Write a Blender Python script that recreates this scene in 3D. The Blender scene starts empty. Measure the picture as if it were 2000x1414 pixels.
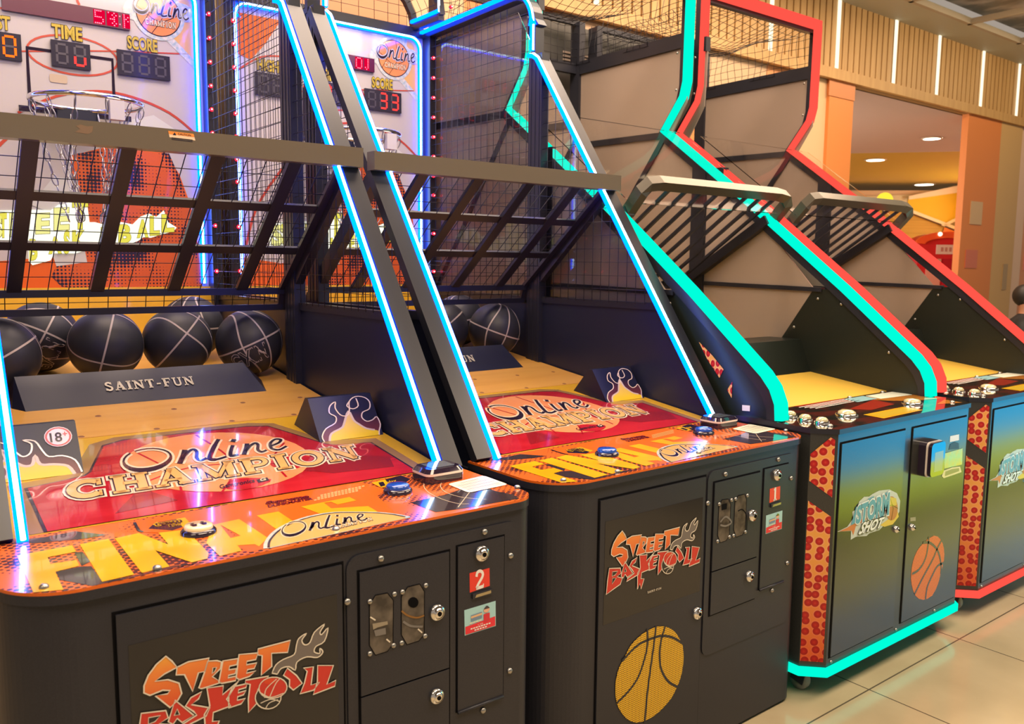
import bpy, bmesh, math, random
from mathutils import Vector, Matrix, noise
from mathutils.geometry import tessellate_polygon
random.seed(7)
C = bpy.context.scene.collection
R = math.radians

# ------------------------------------------------------------------ camera
F_PX = 1645.0
YAW, PITCH, ROLL = R(37.63), R(6.657), R(-.536)
CAM = Vector((0, 0, 1.5))
cy_, sy_, cp_, sp_ = math.cos(YAW), math.sin(YAW), math.cos(PITCH), math.sin(PITCH)
FW = Vector((sy_*cp_, cy_*cp_, -sp_)); RT = Vector((cy_, -sy_, 0)); DN = FW.cross(RT)
RX = RT*math.cos(ROLL) + DN*math.sin(ROLL)
DY = -RT*math.sin(ROLL) + DN*math.cos(ROLL)
cd = bpy.data.cameras.new('camera'); co = bpy.data.objects.new('camera', cd); C.objects.link(co)
co.matrix_world = Matrix(((RX.x, -DY.x, -FW.x, CAM.x), (RX.y, -DY.y, -FW.y, CAM.y), (RX.z, -DY.z, -FW.z, CAM.z), (0, 0, 0, 1)))
cd.sensor_width = 36; cd.lens = F_PX/2000*36; cd.clip_start = .05; cd.clip_end = 100
cd.dof.use_dof = True; cd.dof.focus_distance = 2.6; cd.dof.aperture_fstop = 5.6
bpy.context.scene.camera = co

# ------------------------------------------------------------------ world and lights
sc = bpy.context.scene
sc.view_settings.view_transform = 'Standard'; sc.view_settings.look = 'None'
sc.view_settings.exposure = 0.0; sc.view_settings.gamma = 1.0; sc.view_settings.use_curve_mapping = False
try:
    sc.cycles.max_bounces = 8; sc.cycles.transparent_max_bounces = 24; sc.cycles.use_denoising = True
    sc.cycles.sample_clamp_indirect = 6; sc.cycles.caustics_reflective = False
except Exception: pass
w = bpy.data.worlds.new('world'); sc.world = w; w.use_nodes = True
w.node_tree.nodes['Background'].inputs[0].default_value = (1.0, .84, .70, 1)
w.node_tree.nodes['Background'].inputs[1].default_value = .38
def area(name, loc, sx, sy, power, col, rot=(0, 0, 0), spread=180):
    l = bpy.data.lights.new(name, 'AREA'); l.shape = 'RECTANGLE'; l.size = sx; l.size_y = sy
    l.energy = power; l.color = col; l.spread = R(spread)
    o = bpy.data.objects.new(name, l); C.objects.link(o); o.location = loc; o.rotation_euler = rot; return o
WARM = (1.0, .78, .56)
area('aisle_ceiling_light', (1.2, .2, 3.7), 2.4, 1.2, 130, WARM)
area('aisle_ceiling_light', (5.0, .2, 3.7), 3.0, 1.2, 170, WARM)
area('aisle_ceiling_light', (-1.8, .6, 3.7), 2.0, 1.2, 60, WARM)
area('machine_row_light', (1.9, 2.9, 3.75), 3.8, 1.0, 170, (1, .76, .58))
area('machine_row_light', (5.6, 3.0, 3.75), 3.0, .9, 120, (1, .72, .5))


area('party_room_fill', (17, 5.8, 2.6), 1.2, 1.6, 200, (1, .80, .55), (0, R(100), 0))  # added fill lamp, hidden behind the right columns to brighten the far room
area('party_room_fill', (6.6, 7.6, 2.2), 1.2, 2.6, 220, (1, .80, .6), (0, R(-105), 0))  # second added fill, out of view behind the back wall, aimed slightly up
area('fascia_fill', (9.0, 3.0, 3.72), 4.5, .3, 34, (1, .78, .48), (R(55), 0, 0))  # unseen fill lamp added to brighten the wooden fascia
area('fascia_fill', (3.0, 3.6, 3.72), 5, .2, 26, (1, .78, .48), (R(55), 0, 0))  # added fill for the left stretch of the fascia

# ------------------------------------------------------------------ materials
MATS = {}
def mat(name, col=(.5, .5, .5), rough=.5, metal=0, emis=None, es=0, spec=.5, coat=0, alpha=1, trans=0, ior=1.45):
    if name in MATS: return MATS[name]
    m = bpy.data.materials.new(name); m.use_nodes = True
    b = m.node_tree.nodes['Principled BSDF']
    b.inputs['Base Color'].default_value = (*col, 1); b.inputs['Roughness'].default_value = rough
    b.inputs['Metallic'].default_value = metal; b.inputs['Specular IOR Level'].default_value = spec
    b.inputs['Coat Weight'].default_value = coat; b.inputs['Coat Roughness'].default_value = .04
    b.inputs['Alpha'].default_value = alpha; b.inputs['Transmission Weight'].default_value = trans
    b.inputs['IOR'].default_value = ior
    if emis:
        b.inputs['Emission Color'].default_value = (*emis, 1); b.inputs['Emission Strength'].default_value = es
    MATS[name] = m; return m
def nodes(m): nt = m.node_tree; return nt, nt.nodes, nt.links, nt.nodes['Principled BSDF']
def dots(name, base, dot, scale, rad, nscale=3., namp=.0, rough=.25, coat=0, rot=.785, soft=.02, varcol=None):
    """regular halftone dots whose size wanders with a noise"""
    m = mat(name, base, rough, coat=coat); nt, N, Lk, b = nodes(m)
    tc = N.new('ShaderNodeTexCoord'); mp = N.new('ShaderNodeMapping'); mp.inputs['Rotation'].default_value = (0, 0, rot) if not isinstance(rot, tuple) else rot
    Lk.new(tc.outputs['Object'], mp.inputs[0])
    v = N.new('ShaderNodeTexVoronoi'); v.inputs['Scale'].default_value = scale; v.inputs['Randomness'].default_value = 0
    Lk.new(mp.outputs[0], v.inputs['Vector'])
    nz = N.new('ShaderNodeTexNoise'); nz.inputs['Scale'].default_value = nscale; nz.inputs['Detail'].default_value = 1.5
    Lk.new(tc.outputs['Object'], nz.inputs['Vector'])
    mr = N.new('ShaderNodeMapRange'); mr.inputs['From Min'].default_value = .35; mr.inputs['From Max'].default_value = .7
    mr.inputs['To Min'].default_value = rad-namp; mr.inputs['To Max'].default_value = rad+namp
    Lk.new(nz.outputs['Fac'], mr.inputs[0])
    sb = N.new('ShaderNodeMath'); sb.operation = 'SUBTRACT'; Lk.new(v.outputs['Distance'], sb.inputs[0]); Lk.new(mr.outputs[0], sb.inputs[1])
    st = N.new('ShaderNodeMapRange'); st.inputs['From Min'].default_value = -soft; st.inputs['From Max'].default_value = soft
    Lk.new(sb.outputs[0], st.inputs[0])
    mx = N.new('ShaderNodeMix'); mx.data_type = 'RGBA'; mx.inputs[6].default_value = (*dot, 1); mx.inputs[7].default_value = (*base, 1)
    Lk.new(st.outputs[0], mx.inputs[0])
    if varcol:
        m2 = N.new('ShaderNodeMix'); m2.data_type = 'RGBA'; m2.inputs[6].default_value = (*base, 1); m2.inputs[7].default_value = (*varcol, 1)
        n2 = N.new('ShaderNodeTexNoise'); n2.inputs['Scale'].default_value = nscale*2.3; Lk.new(tc.outputs['Object'], n2.inputs['Vector'])
        Lk.new(n2.outputs['Fac'], m2.inputs[0]); Lk.new(m2.outputs[2], mx.inputs[7])
    Lk.new(mx.outputs[2], b.inputs['Base Color']); return m
def noisy(name, c1, c2, scale=5, rough=.5, coat=0, stretch=(1, 1, 1), detail=4, metal=0, lo=.35, hi=.65, bump=0):
    m = mat(name, c1, rough, metal, coat=coat); nt, N, Lk, b = nodes(m)
    tc = N.new('ShaderNodeTexCoord'); mp = N.new('ShaderNodeMapping'); mp.inputs['Scale'].default_value = stretch
    Lk.new(tc.outputs['Object'], mp.inputs[0])
    nz = N.new('ShaderNodeTexNoise'); nz.inputs['Scale'].default_value = scale; nz.inputs['Detail'].default_value = detail
    Lk.new(mp.outputs[0], nz.inputs['Vector'])
    cr = N.new('ShaderNodeValToRGB'); cr.color_ramp.elements[0].position = lo; cr.color_ramp.elements[1].position = hi
    cr.color_ramp.elements[0].color = (*c1, 1); cr.color_ramp.elements[1].color = (*c2, 1)
    Lk.new(nz.outputs['Fac'], cr.inputs[0]); Lk.new(cr.outputs[0], b.inputs['Base Color'])
    if bump:
        bp = N.new('ShaderNodeBump'); bp.inputs['Strength'].default_value = bump; bp.inputs['Distance'].default_value = .002
        Lk.new(nz.outputs['Fac'], bp.inputs['Height']); Lk.new(bp.outputs[0], b.inputs['Normal'])
    return m
def hgrad(name, stops, z0, z1, rough=.35, axis=2, coat=0):
    """a printed colour gradient running over an object coordinate"""
    m = mat(name, stops[0][1], rough, coat=coat); nt, N, Lk, b = nodes(m)
    tc = N.new('ShaderNodeTexCoord'); sx = N.new('ShaderNodeSeparateXYZ'); Lk.new(tc.outputs['Object'], sx.inputs[0])
    mr = N.new('ShaderNodeMapRange'); mr.inputs['From Min'].default_value = z0; mr.inputs['From Max'].default_value = z1
    Lk.new(sx.outputs[axis], mr.inputs[0])
    cr = N.new('ShaderNodeValToRGB'); e = cr.color_ramp.elements
    e[0].position, e[0].color = stops[0][0], (*stops[0][1], 1); e[1].position, e[1].color = stops[-1][0], (*stops[-1][1], 1)
    for p, c in stops[1:-1]: k = e.new(p); k.color = (*c, 1)
    Lk.new(mr.outputs[0], cr.inputs[0]); Lk.new(cr.outputs[0], b.inputs['Base Color']); return m
def glow(name, col, s):
    return mat(name, (0, 0, 0), .6, emis=col, es=s, spec=0)

M_BODY = noisy('powder_coat', (.018, .019, .027), (.023, .024, .033), 400, .38, detail=1)
M_FRAME = mat('frame_steel', (.018, .019, .028), .32)
M_BAR = mat('satin_bar', (.17, .14, .10), .34, .35)
M_WIRE = mat('wire', (.012, .011, .016), .4)
M_GAP = mat('gap', (.003, .003, .004), .7, spec=.1)
M_CHROME = mat('chrome', (.75, .74, .72), .12, 1)
M_STEEL = mat('zinc', (.40, .39, .37), .34, 1)
M_LANE = noisy('lane_wood', (.60, .30, .055), (.68, .37, .08), 3, .30, stretch=(.6, 5, 1), coat=.25)
M_LANEY = mat('lane_yellow', (.66, .38, .02), .28, coat=.3)
M_TAN = mat('lane_tan_border', (.30, .17, .06), .25, coat=.5)
M_ORANGE = mat('panel_orange', (.68, .13, .010), .2, coat=.45)
M_HALF = dots('panel_halftone', (.66, .13, .02), (.05, .012, .015), 74, .41, 9, .20, .2, coat=.45)
M_HALFK = dots('panel_halftone_dark', (.045, .03, .035), (.80, .22, .03), 74, .25, 9, .12, .12, coat=1)
M_YEL = noisy('panel_yellow', (.62, .34, .004), (.70, .42, .01), 7, .2, coat=.45, detail=1)
M_RED = noisy('lane_red', (.38, .008, .018), (.50, .018, .028), 6, .10, coat=1, stretch=(1, 3, 1))
M_REDD = mat('lane_red_dark', (.26, .012, .02), .10, coat=1)
M_BALLO = noisy('ball_print', (.78, .26, .10), (.85, .36, .14), 4, .10, coat=1)
M_GOLD = mat('gold_print', (.80, .46, .15), .12, coat=1)
M_INK = mat('ink', (.02, .012, .03), .12, coat=1)
M_CREAM = mat('cream_print', (.85, .70, .48), .15, coat=1)
M_WHITE = mat('white_print', (.80, .78, .75), .3)
M_HOLO = noisy('holo_rim', (.35, .50, .55), (.75, .70, .62), 60, .2, coat=1)
M_BLUEBTN = mat('blue_button', (.01, .07, .45), .15, coat=1)
M_SIDE = mat('side_panel', (.014, .017, .036), .36)
M_WEDGE = mat('wedge_black', (.010, .012, .028), .38)
M_GLASS = mat('clear_acrylic', (1, 1, 1), .02, trans=1, ior=1.3)
M_SCREEN = mat('reader_screen', (.10, .12, .15), .05, coat=1)
M_BBOARD = mat('backboard_white', (.52, .49, .48), .18, coat=.3)
M_DISP = mat('display_black', (.035, .032, .05), .15)
M_SEGOFF = mat('segment_off', (.075, .068, .09), .3)
M_LRED = glow('lamp_red', (1, .008, .02), 6)
M_SEGR = glow('segment_red', (1, .035, .03), 2.6)
M_SEGO = glow('segment_orange', (1, .13, .01), 2.2)
M_BARR = mat('matrix_panel', (.10, .012, .045), .25)
M_DOTR = glow('matrix_dot', (1, .10, .16), 5)
M_MAGR = glow('matrix_glow', (1, .0, .05), .8)
M_SIGN = glow('sign_white', (1, 1, .78), 1.25)
M_SIGNY = glow('sign_yellow', (.90, .80, .10), .95)
M_SIGNL = glow('sign_pale', (.95, .90, .32), 1.0)
M_OLIVE = mat('sign_olive', (.16, .14, .0), .5)
M_BLUC = glow('neon_core', (.55, .86, 1.0), 9)
M_BLUH = glow('neon_halo_jacket', (.0, .052, 1.0), 14)  # blue jacket glow stands in for the bloom halo round the core
M_CYAN = glow('neon_aqua', (.0, .90, .62), 1.15)
M_CYANL = glow('neon_aqua_pale', (.25, 1.0, .85), 1.3)
M_REDN = glow('neon_red', (1, .085, .06), 1.15)
M_REDNL = glow('neon_salmon', (1, .22, .10), 1.1)
M_RUB = mat('ball_rubber', (.020, .021, .026), .48)
M_SEAM = mat('ball_seam', (.42, .36, .32), .5)
M_BOARD = noisy('beige_board', (.30, .235, .19), (.33, .26, .215), 2, .26, detail=1)
M_STBOARDK = mat('storm_black', (.012, .016, .013), .34)
M_STLANE = mat('storm_lane', (.62, .40, .06), .35)

# ------------------------------------------------------------------ pixel -> place helpers
def pose(x, y, deg): return (x, y, R(deg))
PA, PB = pose(.149, 1.569, -.5), pose(1.358, 1.593, .6)
PC, PD = pose(2.573, 1.535, 0), pose(3.741, 1.54, 0)
def ray(u, v): return (RX*((u-1000)/F_PX) + DY*((v-707)/F_PX) + FW)
def loc_ray(u, v, p):
    c, s = math.cos(p[2]), math.sin(p[2]); o = CAM - Vector((p[0], p[1], 0)); d = ray(u, v)
    f = lambda a: Vector((c*a.x+s*a.y, -s*a.x+c*a.y, a.z)); return f(o), f(d)
def hit(u, v, p, ax, val):
    o, d = loc_ray(u, v, p); return o + d*((val-o[ax])/d[ax])
LZ0, LSL, LY0 = .935, .12, .35
def lz(y): return LZ0 + LSL*(y-LY0)
def hitlane(u, v, p):
    o, d = loc_ray(u, v, p); k = (LZ0+LSL*(o.y-LY0)-o.z)/(d.z-LSL*d.y); q = o+d*k; return (q.x, q.y)
def tr(pts, ox, oy, s, f):     # points read off an enlarged crop of the photograph -> plane coordinates
    return [f(ox+x/s, oy+y/s) for x, y in pts]
def mk(p, ax, val):
    i, j = [(1, 2), (0, 2), (0, 1)][ax]
    def f(u, v):
        h = hit(u, v, p, ax, val); return (h[i], h[j])
    return f
# planes: (a, b, h) -> local point
def fr(y=0.): return lambda a, b, h=0: Vector((a, y-h, b))
def top(z): return lambda a, b, h=0: Vector((a, b, z+h))
def lane(a, b, h=0): return Vector((a, b, lz(b)+h))
def sideL(x): return lambda a, b, h=0: Vector((x-h, a, b))     # faces -x
def sideR(x): return lambda a, b, h=0: Vector((x+h, a, b))

# ------------------------------------------------------------------ mesh builder
TXT = {}
def glyphs(s, off=0, shear=0):
    k = (s, off, shear)
    if k not in TXT:
        cu = bpy.data.curves.new('t', 'FONT'); cu.body = s; cu.offset = off; cu.shear = shear; cu.resolution_u = 3
        o = bpy.data.objects.new('t', cu); C.objects.link(o)
        dg = bpy.context.evaluated_depsgraph_get(); me = o.evaluated_get(dg).to_mesh()
        vs = [(v.co.x, v.co.y) for v in me.vertices]; fs = [tuple(p.vertices) for p in me.polygons]
        o.evaluated_get(dg).to_mesh_clear(); bpy.data.objects.remove(o); bpy.data.curves.remove(cu)
        TXT[k] = (vs, fs)
    return TXT[k]
class MB:
    def __init__(s): s.v = []; s.f = []; s.mi = []; s.mats = []; s.sm = []
    def _m(s, m):
        if m not in s.mats: s.mats.append(m)
        return s.mats.index(m)
    def add(s, vs, fs, m, smooth=False):
        n = len(s.v); k = s._m(m); s.v += [tuple(v) for v in vs]
        for f in fs: s.f.append(tuple(n+i for i in f)); s.mi.append(k); s.sm.append(smooth)
    def box(s, a, b, m):
        x0, y0, z0 = a; x1, y1, z1 = b
        s.add([(x0, y0, z0), (x1, y0, z0), (x1, y1, z0), (x0, y1, z0), (x0, y0, z1), (x1, y0, z1), (x1, y1, z1), (x0, y1, z1)],
              [(0, 3, 2, 1), (4, 5, 6, 7), (0, 1, 5, 4), (1, 2, 6, 5), (2, 3, 7, 6), (3, 0, 4, 7)], m)
    def poly(s, pts, fn, m, h=0):
        co_ = [Vector((p[0], p[1], 0)) for p in pts]; tri = tessellate_polygon([co_])
        ar = sum(pts[i][0]*pts[(i+1) % len(pts)][1]-pts[(i+1) % len(pts)][0]*pts[i][1] for i in range(len(pts)))
        s.add([fn(p[0], p[1], h) for p in pts], tri, m)
    def holes(s, outer, inner, fn, m, h=0):
        allp = [[Vector((p[0], p[1], 0)) for p in L] for L in [outer]+inner]
        flat = [p for L in allp for p in L]; s.add([fn(p.x, p.y, h) for p in flat], tessellate_polygon(allp), m)
    def prism(s, pts, fn, h0, h1, m, mtop=None):
        n = len(pts); co_ = [Vector((p[0], p[1], 0)) for p in pts]; tri = tessellate_polygon([co_])
        lo = [fn(p[0], p[1], h0) for p in pts]; hi = [fn(p[0], p[1], h1) for p in pts]
        s.add(lo+hi, [tuple(t) for t in tri]+[(i, (i+1) % n, n+(i+1) % n, n+i) for i in range(n)], m)
        s.add(hi, [tuple(t) for t in tri], mtop or m)
    def bar(s, p0, p1, w, t, m, side=(1, 0, 0)):
        p0, p1 = Vector(p0), Vector(p1); d = (p1-p0).normalized(); a = Vector(side); a = (a-d*a.dot(d))
        if a.length < 1e-5: a = Vector((0, 1, 0)); a = a-d*a.dot(d)
        a.normalize(); b = d.cross(a); a = a*w/2; b = b*t/2
        vs = [p0-a-b, p0+a-b, p0+a+b, p0-a+b, p1-a-b, p1+a-b, p1+a+b, p1-a+b]
        s.add(vs, [(0, 3, 2, 1), (4, 5, 6, 7), (0, 1, 5, 4), (1, 2, 6, 5), (2, 3, 7, 6), (3, 0, 4, 7)], m)
    def sweep(s, path, w, t, m, side=(1, 0, 0), closed=False, mfront=None, off=(0, 0)):
        """rectangular section swept along a path that lies in a plane whose normal is side; off=(along side, along in-plane normal)"""
        P = [Vector(p) for p in path]; n = len(P); a = Vector(side).normalized(); vs = []
        for i in range(n):
            d0 = (P[i]-P[i-1]) if (i > 0 or closed) else (P[1]-P[0])
            d1 = (P[(i+1) % n]-P[i]) if (i < n-1 or closed) else (P[-1]-P[-2])
            d0 = d0.normalized(); d1 = d1.normalized(); d = (d0+d1).normalized(); b = d.cross(a)
            k = 1/max(.35, d.dot(d0)); c = P[i] + a*off[0] + b*off[1]*k
            for x, y in ((-1, -1), (1, -1), (1, 1), (-1, 1)): vs.append(c+a*(w/2*x)+b*(t/2*y*k))
        fs = []; ff = []
        for i in range(n if closed else n-1):
            j = (i+1) % n
            for q in range(4): (ff if q == 2 and mfront else fs).append((4*i+q, 4*i+(q+1) % 4, 4*j+(q+1) % 4, 4*j+q))
        if not closed: fs += [(0, 1, 2, 3), (4*n-4, 4*n-1, 4*n-2, 4*n-3)]
        s.add(vs, fs, m)
        if ff: s.add(vs, ff, mfront)
    def tube(s, path, r, m, n=6, closed=False, cap=True):
        P = [Vector(p) for p in path]; k = len(P); vs = []; prev = None
        for i in range(k):
            if closed: d = (P[(i+1) % k]-P[i-1])
            else: d = P[min(i+1, k-1)]-P[max(i-1, 0)]
            d.normalize()
            if prev is None:
                a = d.orthogonal().normalized()
            else:
                a = (prev-d*prev.dot(d)).normalized()
            prev = a; b = d.cross(a)
            rr = r[i] if isinstance(r, (list, tuple)) else r
            for q in range(n): t = 2*math.pi*q/n; vs.append(P[i]+a*(rr*math.cos(t))+b*(rr*math.sin(t)))
        fs = []
        for i in range(k if closed else k-1):
            j = (i+1) % k
            for q in range(n): fs.append((n*i+q, n*i+(q+1) % n, n*j+(q+1) % n, n*j+q))
        if not closed and cap: fs += [tuple(range(n))[::-1], tuple(range(n*(k-1), n*k))]
        s.add(vs, fs, m, True)
    def lathe(s, prof, c, ax, m, n=20, smooth=True):
        c = Vector(c); ax = Vector(ax).normalized(); a = ax.orthogonal().normalized(); b = ax.cross(a); vs = []; k = len(prof)
        for r, h in prof:
            for q in range(n): t = 2*math.pi*q/n; vs.append(c+ax*h+a*(r*math.cos(t))+b*(r*math.sin(t)))
        fs = [(n*i+q, n*i+(q+1) % n, n*(i+1)+(q+1) % n, n*(i+1)+q) for i in range(k-1) for q in range(n)]
        s.add(vs, fs, m, smooth); s.add(vs[-n:], [tuple(range(n))], m)
    def sphere(s, c, r, m, n=24, k=14, sc_=(1, 1, 1)):
        vs = []; fs = []
        for i in range(k+1):
            t = math.pi*i/k
            for q in range(n):
                p = 2*math.pi*q/n; vs.append((c[0]+r*sc_[0]*math.sin(t)*math.cos(p), c[1]+r*sc_[1]*math.sin(t)*math.sin(p), c[2]+r*sc_[2]*math.cos(t)))
        for i in range(k):
            for q in range(n): fs.append((n*i+q, n*(i+1)+q, n*(i+1)+(q+1) % n, n*i+(q+1) % n))
        s.add(vs, fs, m, True)
    def stroke(s, pts, w, fn, m, h=0, closed=False):
        n = len(pts)
        if n < 2: return
        W_ = w if isinstance(w, (list, tuple)) else [w]*n; vs = []
        for i in range(n):
            a = pts[i-1] if (i > 0 or closed) else pts[i]; b = pts[(i+1) % n] if (i < n-1 or closed) else pts[i]
            dx, dy = b[0]-a[0], b[1]-a[1]; l = math.hypot(dx, dy) or 1
            nx, ny = -dy/l*W_[i]/2, dx/l*W_[i]/2
            vs += [fn(pts[i][0]+nx, pts[i][1]+ny, h), fn(pts[i][0]-nx, pts[i][1]-ny, h)]
        s.add(vs, [(2*i, 2*i+1, 2*((i+1) % n)+1, 2*((i+1) % n)) for i in range(n if closed else n-1)], m)
    def text(s, st, quad, fn, m, h=0, off=0, shear=0, out=None, outm=None):
        """lettering fitted into a quad (TL, TR, BR, BL) given in plane coordinates"""
        vs0, _ = glyphs(st, off, shear)
        x0, x1 = min(v[0] for v in vs0), max(v[0] for v in vs0); y0, y1 = min(v[1] for v in vs0), max(v[1] for v in vs0)
        TL, TR, BR, BL = quad
        def mp(x, y):
            a = (x-x0)/(x1-x0); b = (y-y0)/(y1-y0)
            return tuple((TL[i]*(1-a)+TR[i]*a)*b+(BL[i]*(1-a)+BR[i]*a)*(1-b) for i in (0, 1))
        if out:
            for q, (o2, mm) in enumerate(zip(out, outm)):
                vs, fs = glyphs(st, off+o2, shear); s.add([fn(*mp(*v), h-(q+1)*s.eps) for v in vs], fs, mm)
        vs, fs = glyphs(st, off, shear); s.add([fn(*mp(*v), h) for v in vs], fs, m)
    eps = .0005
    def build(s, name, parent=None, mats=None):
        me = bpy.data.meshes.new(name); me.from_pydata(s.v, [], s.f)
        for m in s.mats: me.materials.append(m)
        me.polygons.foreach_set('material_index', s.mi); me.polygons.foreach_set('use_smooth', s.sm); me.update()
        o = bpy.data.objects.new(name, me); C.objects.link(o)
        if parent: o.parent = parent
        return o
def thing(name, label, cat, loc=(0, 0, 0), rot=0, group=None):
    o = bpy.data.objects.new(name, None); C.objects.link(o); o.location = loc; o.rotation_euler = (0, 0, rot)
    o.empty_display_size = .1; o['label'] = label; o['category'] = cat
    if group: o['group'] = group
    return o
def tag(o, label, cat, group=None):
    o['label'] = label; o['category'] = cat
    if group: o['group'] = group
    return o
def struct(o): o['kind'] = 'structure'; return o
def again(o, parent, loc=None, name=None):
    c = o.copy(); C.objects.link(c); c.parent = parent
    if loc is not None: c.location = loc
    return c
def arc(cx, cy, r, a0, a1, n=8, ry=None):
    return [(cx+r*math.cos(R(a0+(a1-a0)*i/n)), cy+(ry or r)*math.sin(R(a0+(a1-a0)*i/n))) for i in range(n+1)]
def rrect(x0, y0, x1, y1, r, n=5):
    return arc(x1-r, y1-r, r, 0, 90, n)+arc(x0+r, y1-r, r, 90, 180, n)+arc(x0+r, y0+r, r, 180, 270, n)+arc(x1-r, y0+r, r, 270, 360, n)
def smooth(pts, k=4, closed=False):
    out = []; n = len(pts); rng = range(n) if closed else range(n-1)
    for i in rng:
        p = [pts[(i+j) % n] if closed else pts[min(max(i+j, 0), n-1)] for j in (-1, 0, 1, 2)]
        for q in range(k):
            t = q/k; out.append(tuple(.5*((2*p[1][d])+(-p[0][d]+p[2][d])*t+(2*p[0][d]-5*p[1][d]+4*p[2][d]-p[3][d])*t*t+(-p[0][d]+3*p[1][d]-3*p[2][d]+p[3][d])*t**3) for d in range(len(pts[0]))))
    if not closed: out.append(pts[-1])
    return out

# ------------------------------------------------------------------ lettering drawn with strokes
def qmap(quad, x0, x1, y0, y1):
    TL, TR, BR, BL = quad
    def mp(x, y):
        a = (x-x0)/(x1-x0); b = (y-y0)/(y1-y0)
        return tuple((TL[i]*(1-a)+TR[i]*a)*b+(BL[i]*(1-a)+BR[i]*a)*(1-b) for i in (0, 1))
    return mp
def ustroke(mb, pts, w, mp, fn, m, h):
    f2 = lambda a, b, hh=0: fn(*mp(a, b), h)
    mb.stroke(pts, w, f2, m)
ONLINE = []
o_ = [(.62+.52*math.cos(R(t))-.10*math.sin(R(t)), .47+.40*math.sin(R(t))+.10*math.cos(R(t))) for t in range(120, 480, 15)]
ONLINE.append((o_, [.05+.11*max(0, math.sin(R(t-170))) for t in range(120, 480, 15)]))
ONLINE.append((smooth([(1.30, .12), (1.42, .40), (1.50, .66)]), .13))
ONLINE.append((smooth([(1.36, .26), (1.52, .50), (1.68, .64), (1.76, .52), (1.72, .25), (1.80, .12), (1.95, .18)]), .085))
ONLINE.append((smooth([(2.36, 1.0), (2.22, .70), (2.08, .35), (2.02, .12), (2.18, .06), (2.42, .12)]), [.10]*4+[.12]*12+[.08]*5))
ONLINE.append((smooth([(2.66, .62), (2.56, .32), (2.54, .12), (2.72, .14)]), .10))
ONLINE.append(([(2.68, .80), (2.74, .92)], .12))
ONLINE.append((smooth([(2.86, .10), (2.96, .38), (3.02, .62)]), .12))
ONLINE.append((smooth([(2.92, .24), (3.08, .48), (3.22, .60), (3.28, .48), (3.24, .24), (3.32, .10), (3.46, .16)]), .085))
ONLINE.append((smooth([(3.60, .34), (3.82, .46), (3.90, .62), (3.76, .68), (3.60, .48), (3.60, .20), (3.78, .08), (4.0, .22)]), .085))
def online(mb, quad, fn, m, h=0, halo=None, gh=.09):
    mp = qmap(quad, .0, 4.0, 0, 1.0)
    for pts, w in ONLINE:
        W_ = w if isinstance(w, list) else [w]*len(pts); W_ = (W_+[W_[-1]]*len(pts))[:len(pts)]
        if halo:
            k = len(pts); e0 = pts[0]; e1 = pts[-1]
            ustroke(mb, pts, [q+gh for q in W_], mp, fn, halo, h-mb.eps)
        ustroke(mb, pts, W_, mp, fn, m, h)
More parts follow.
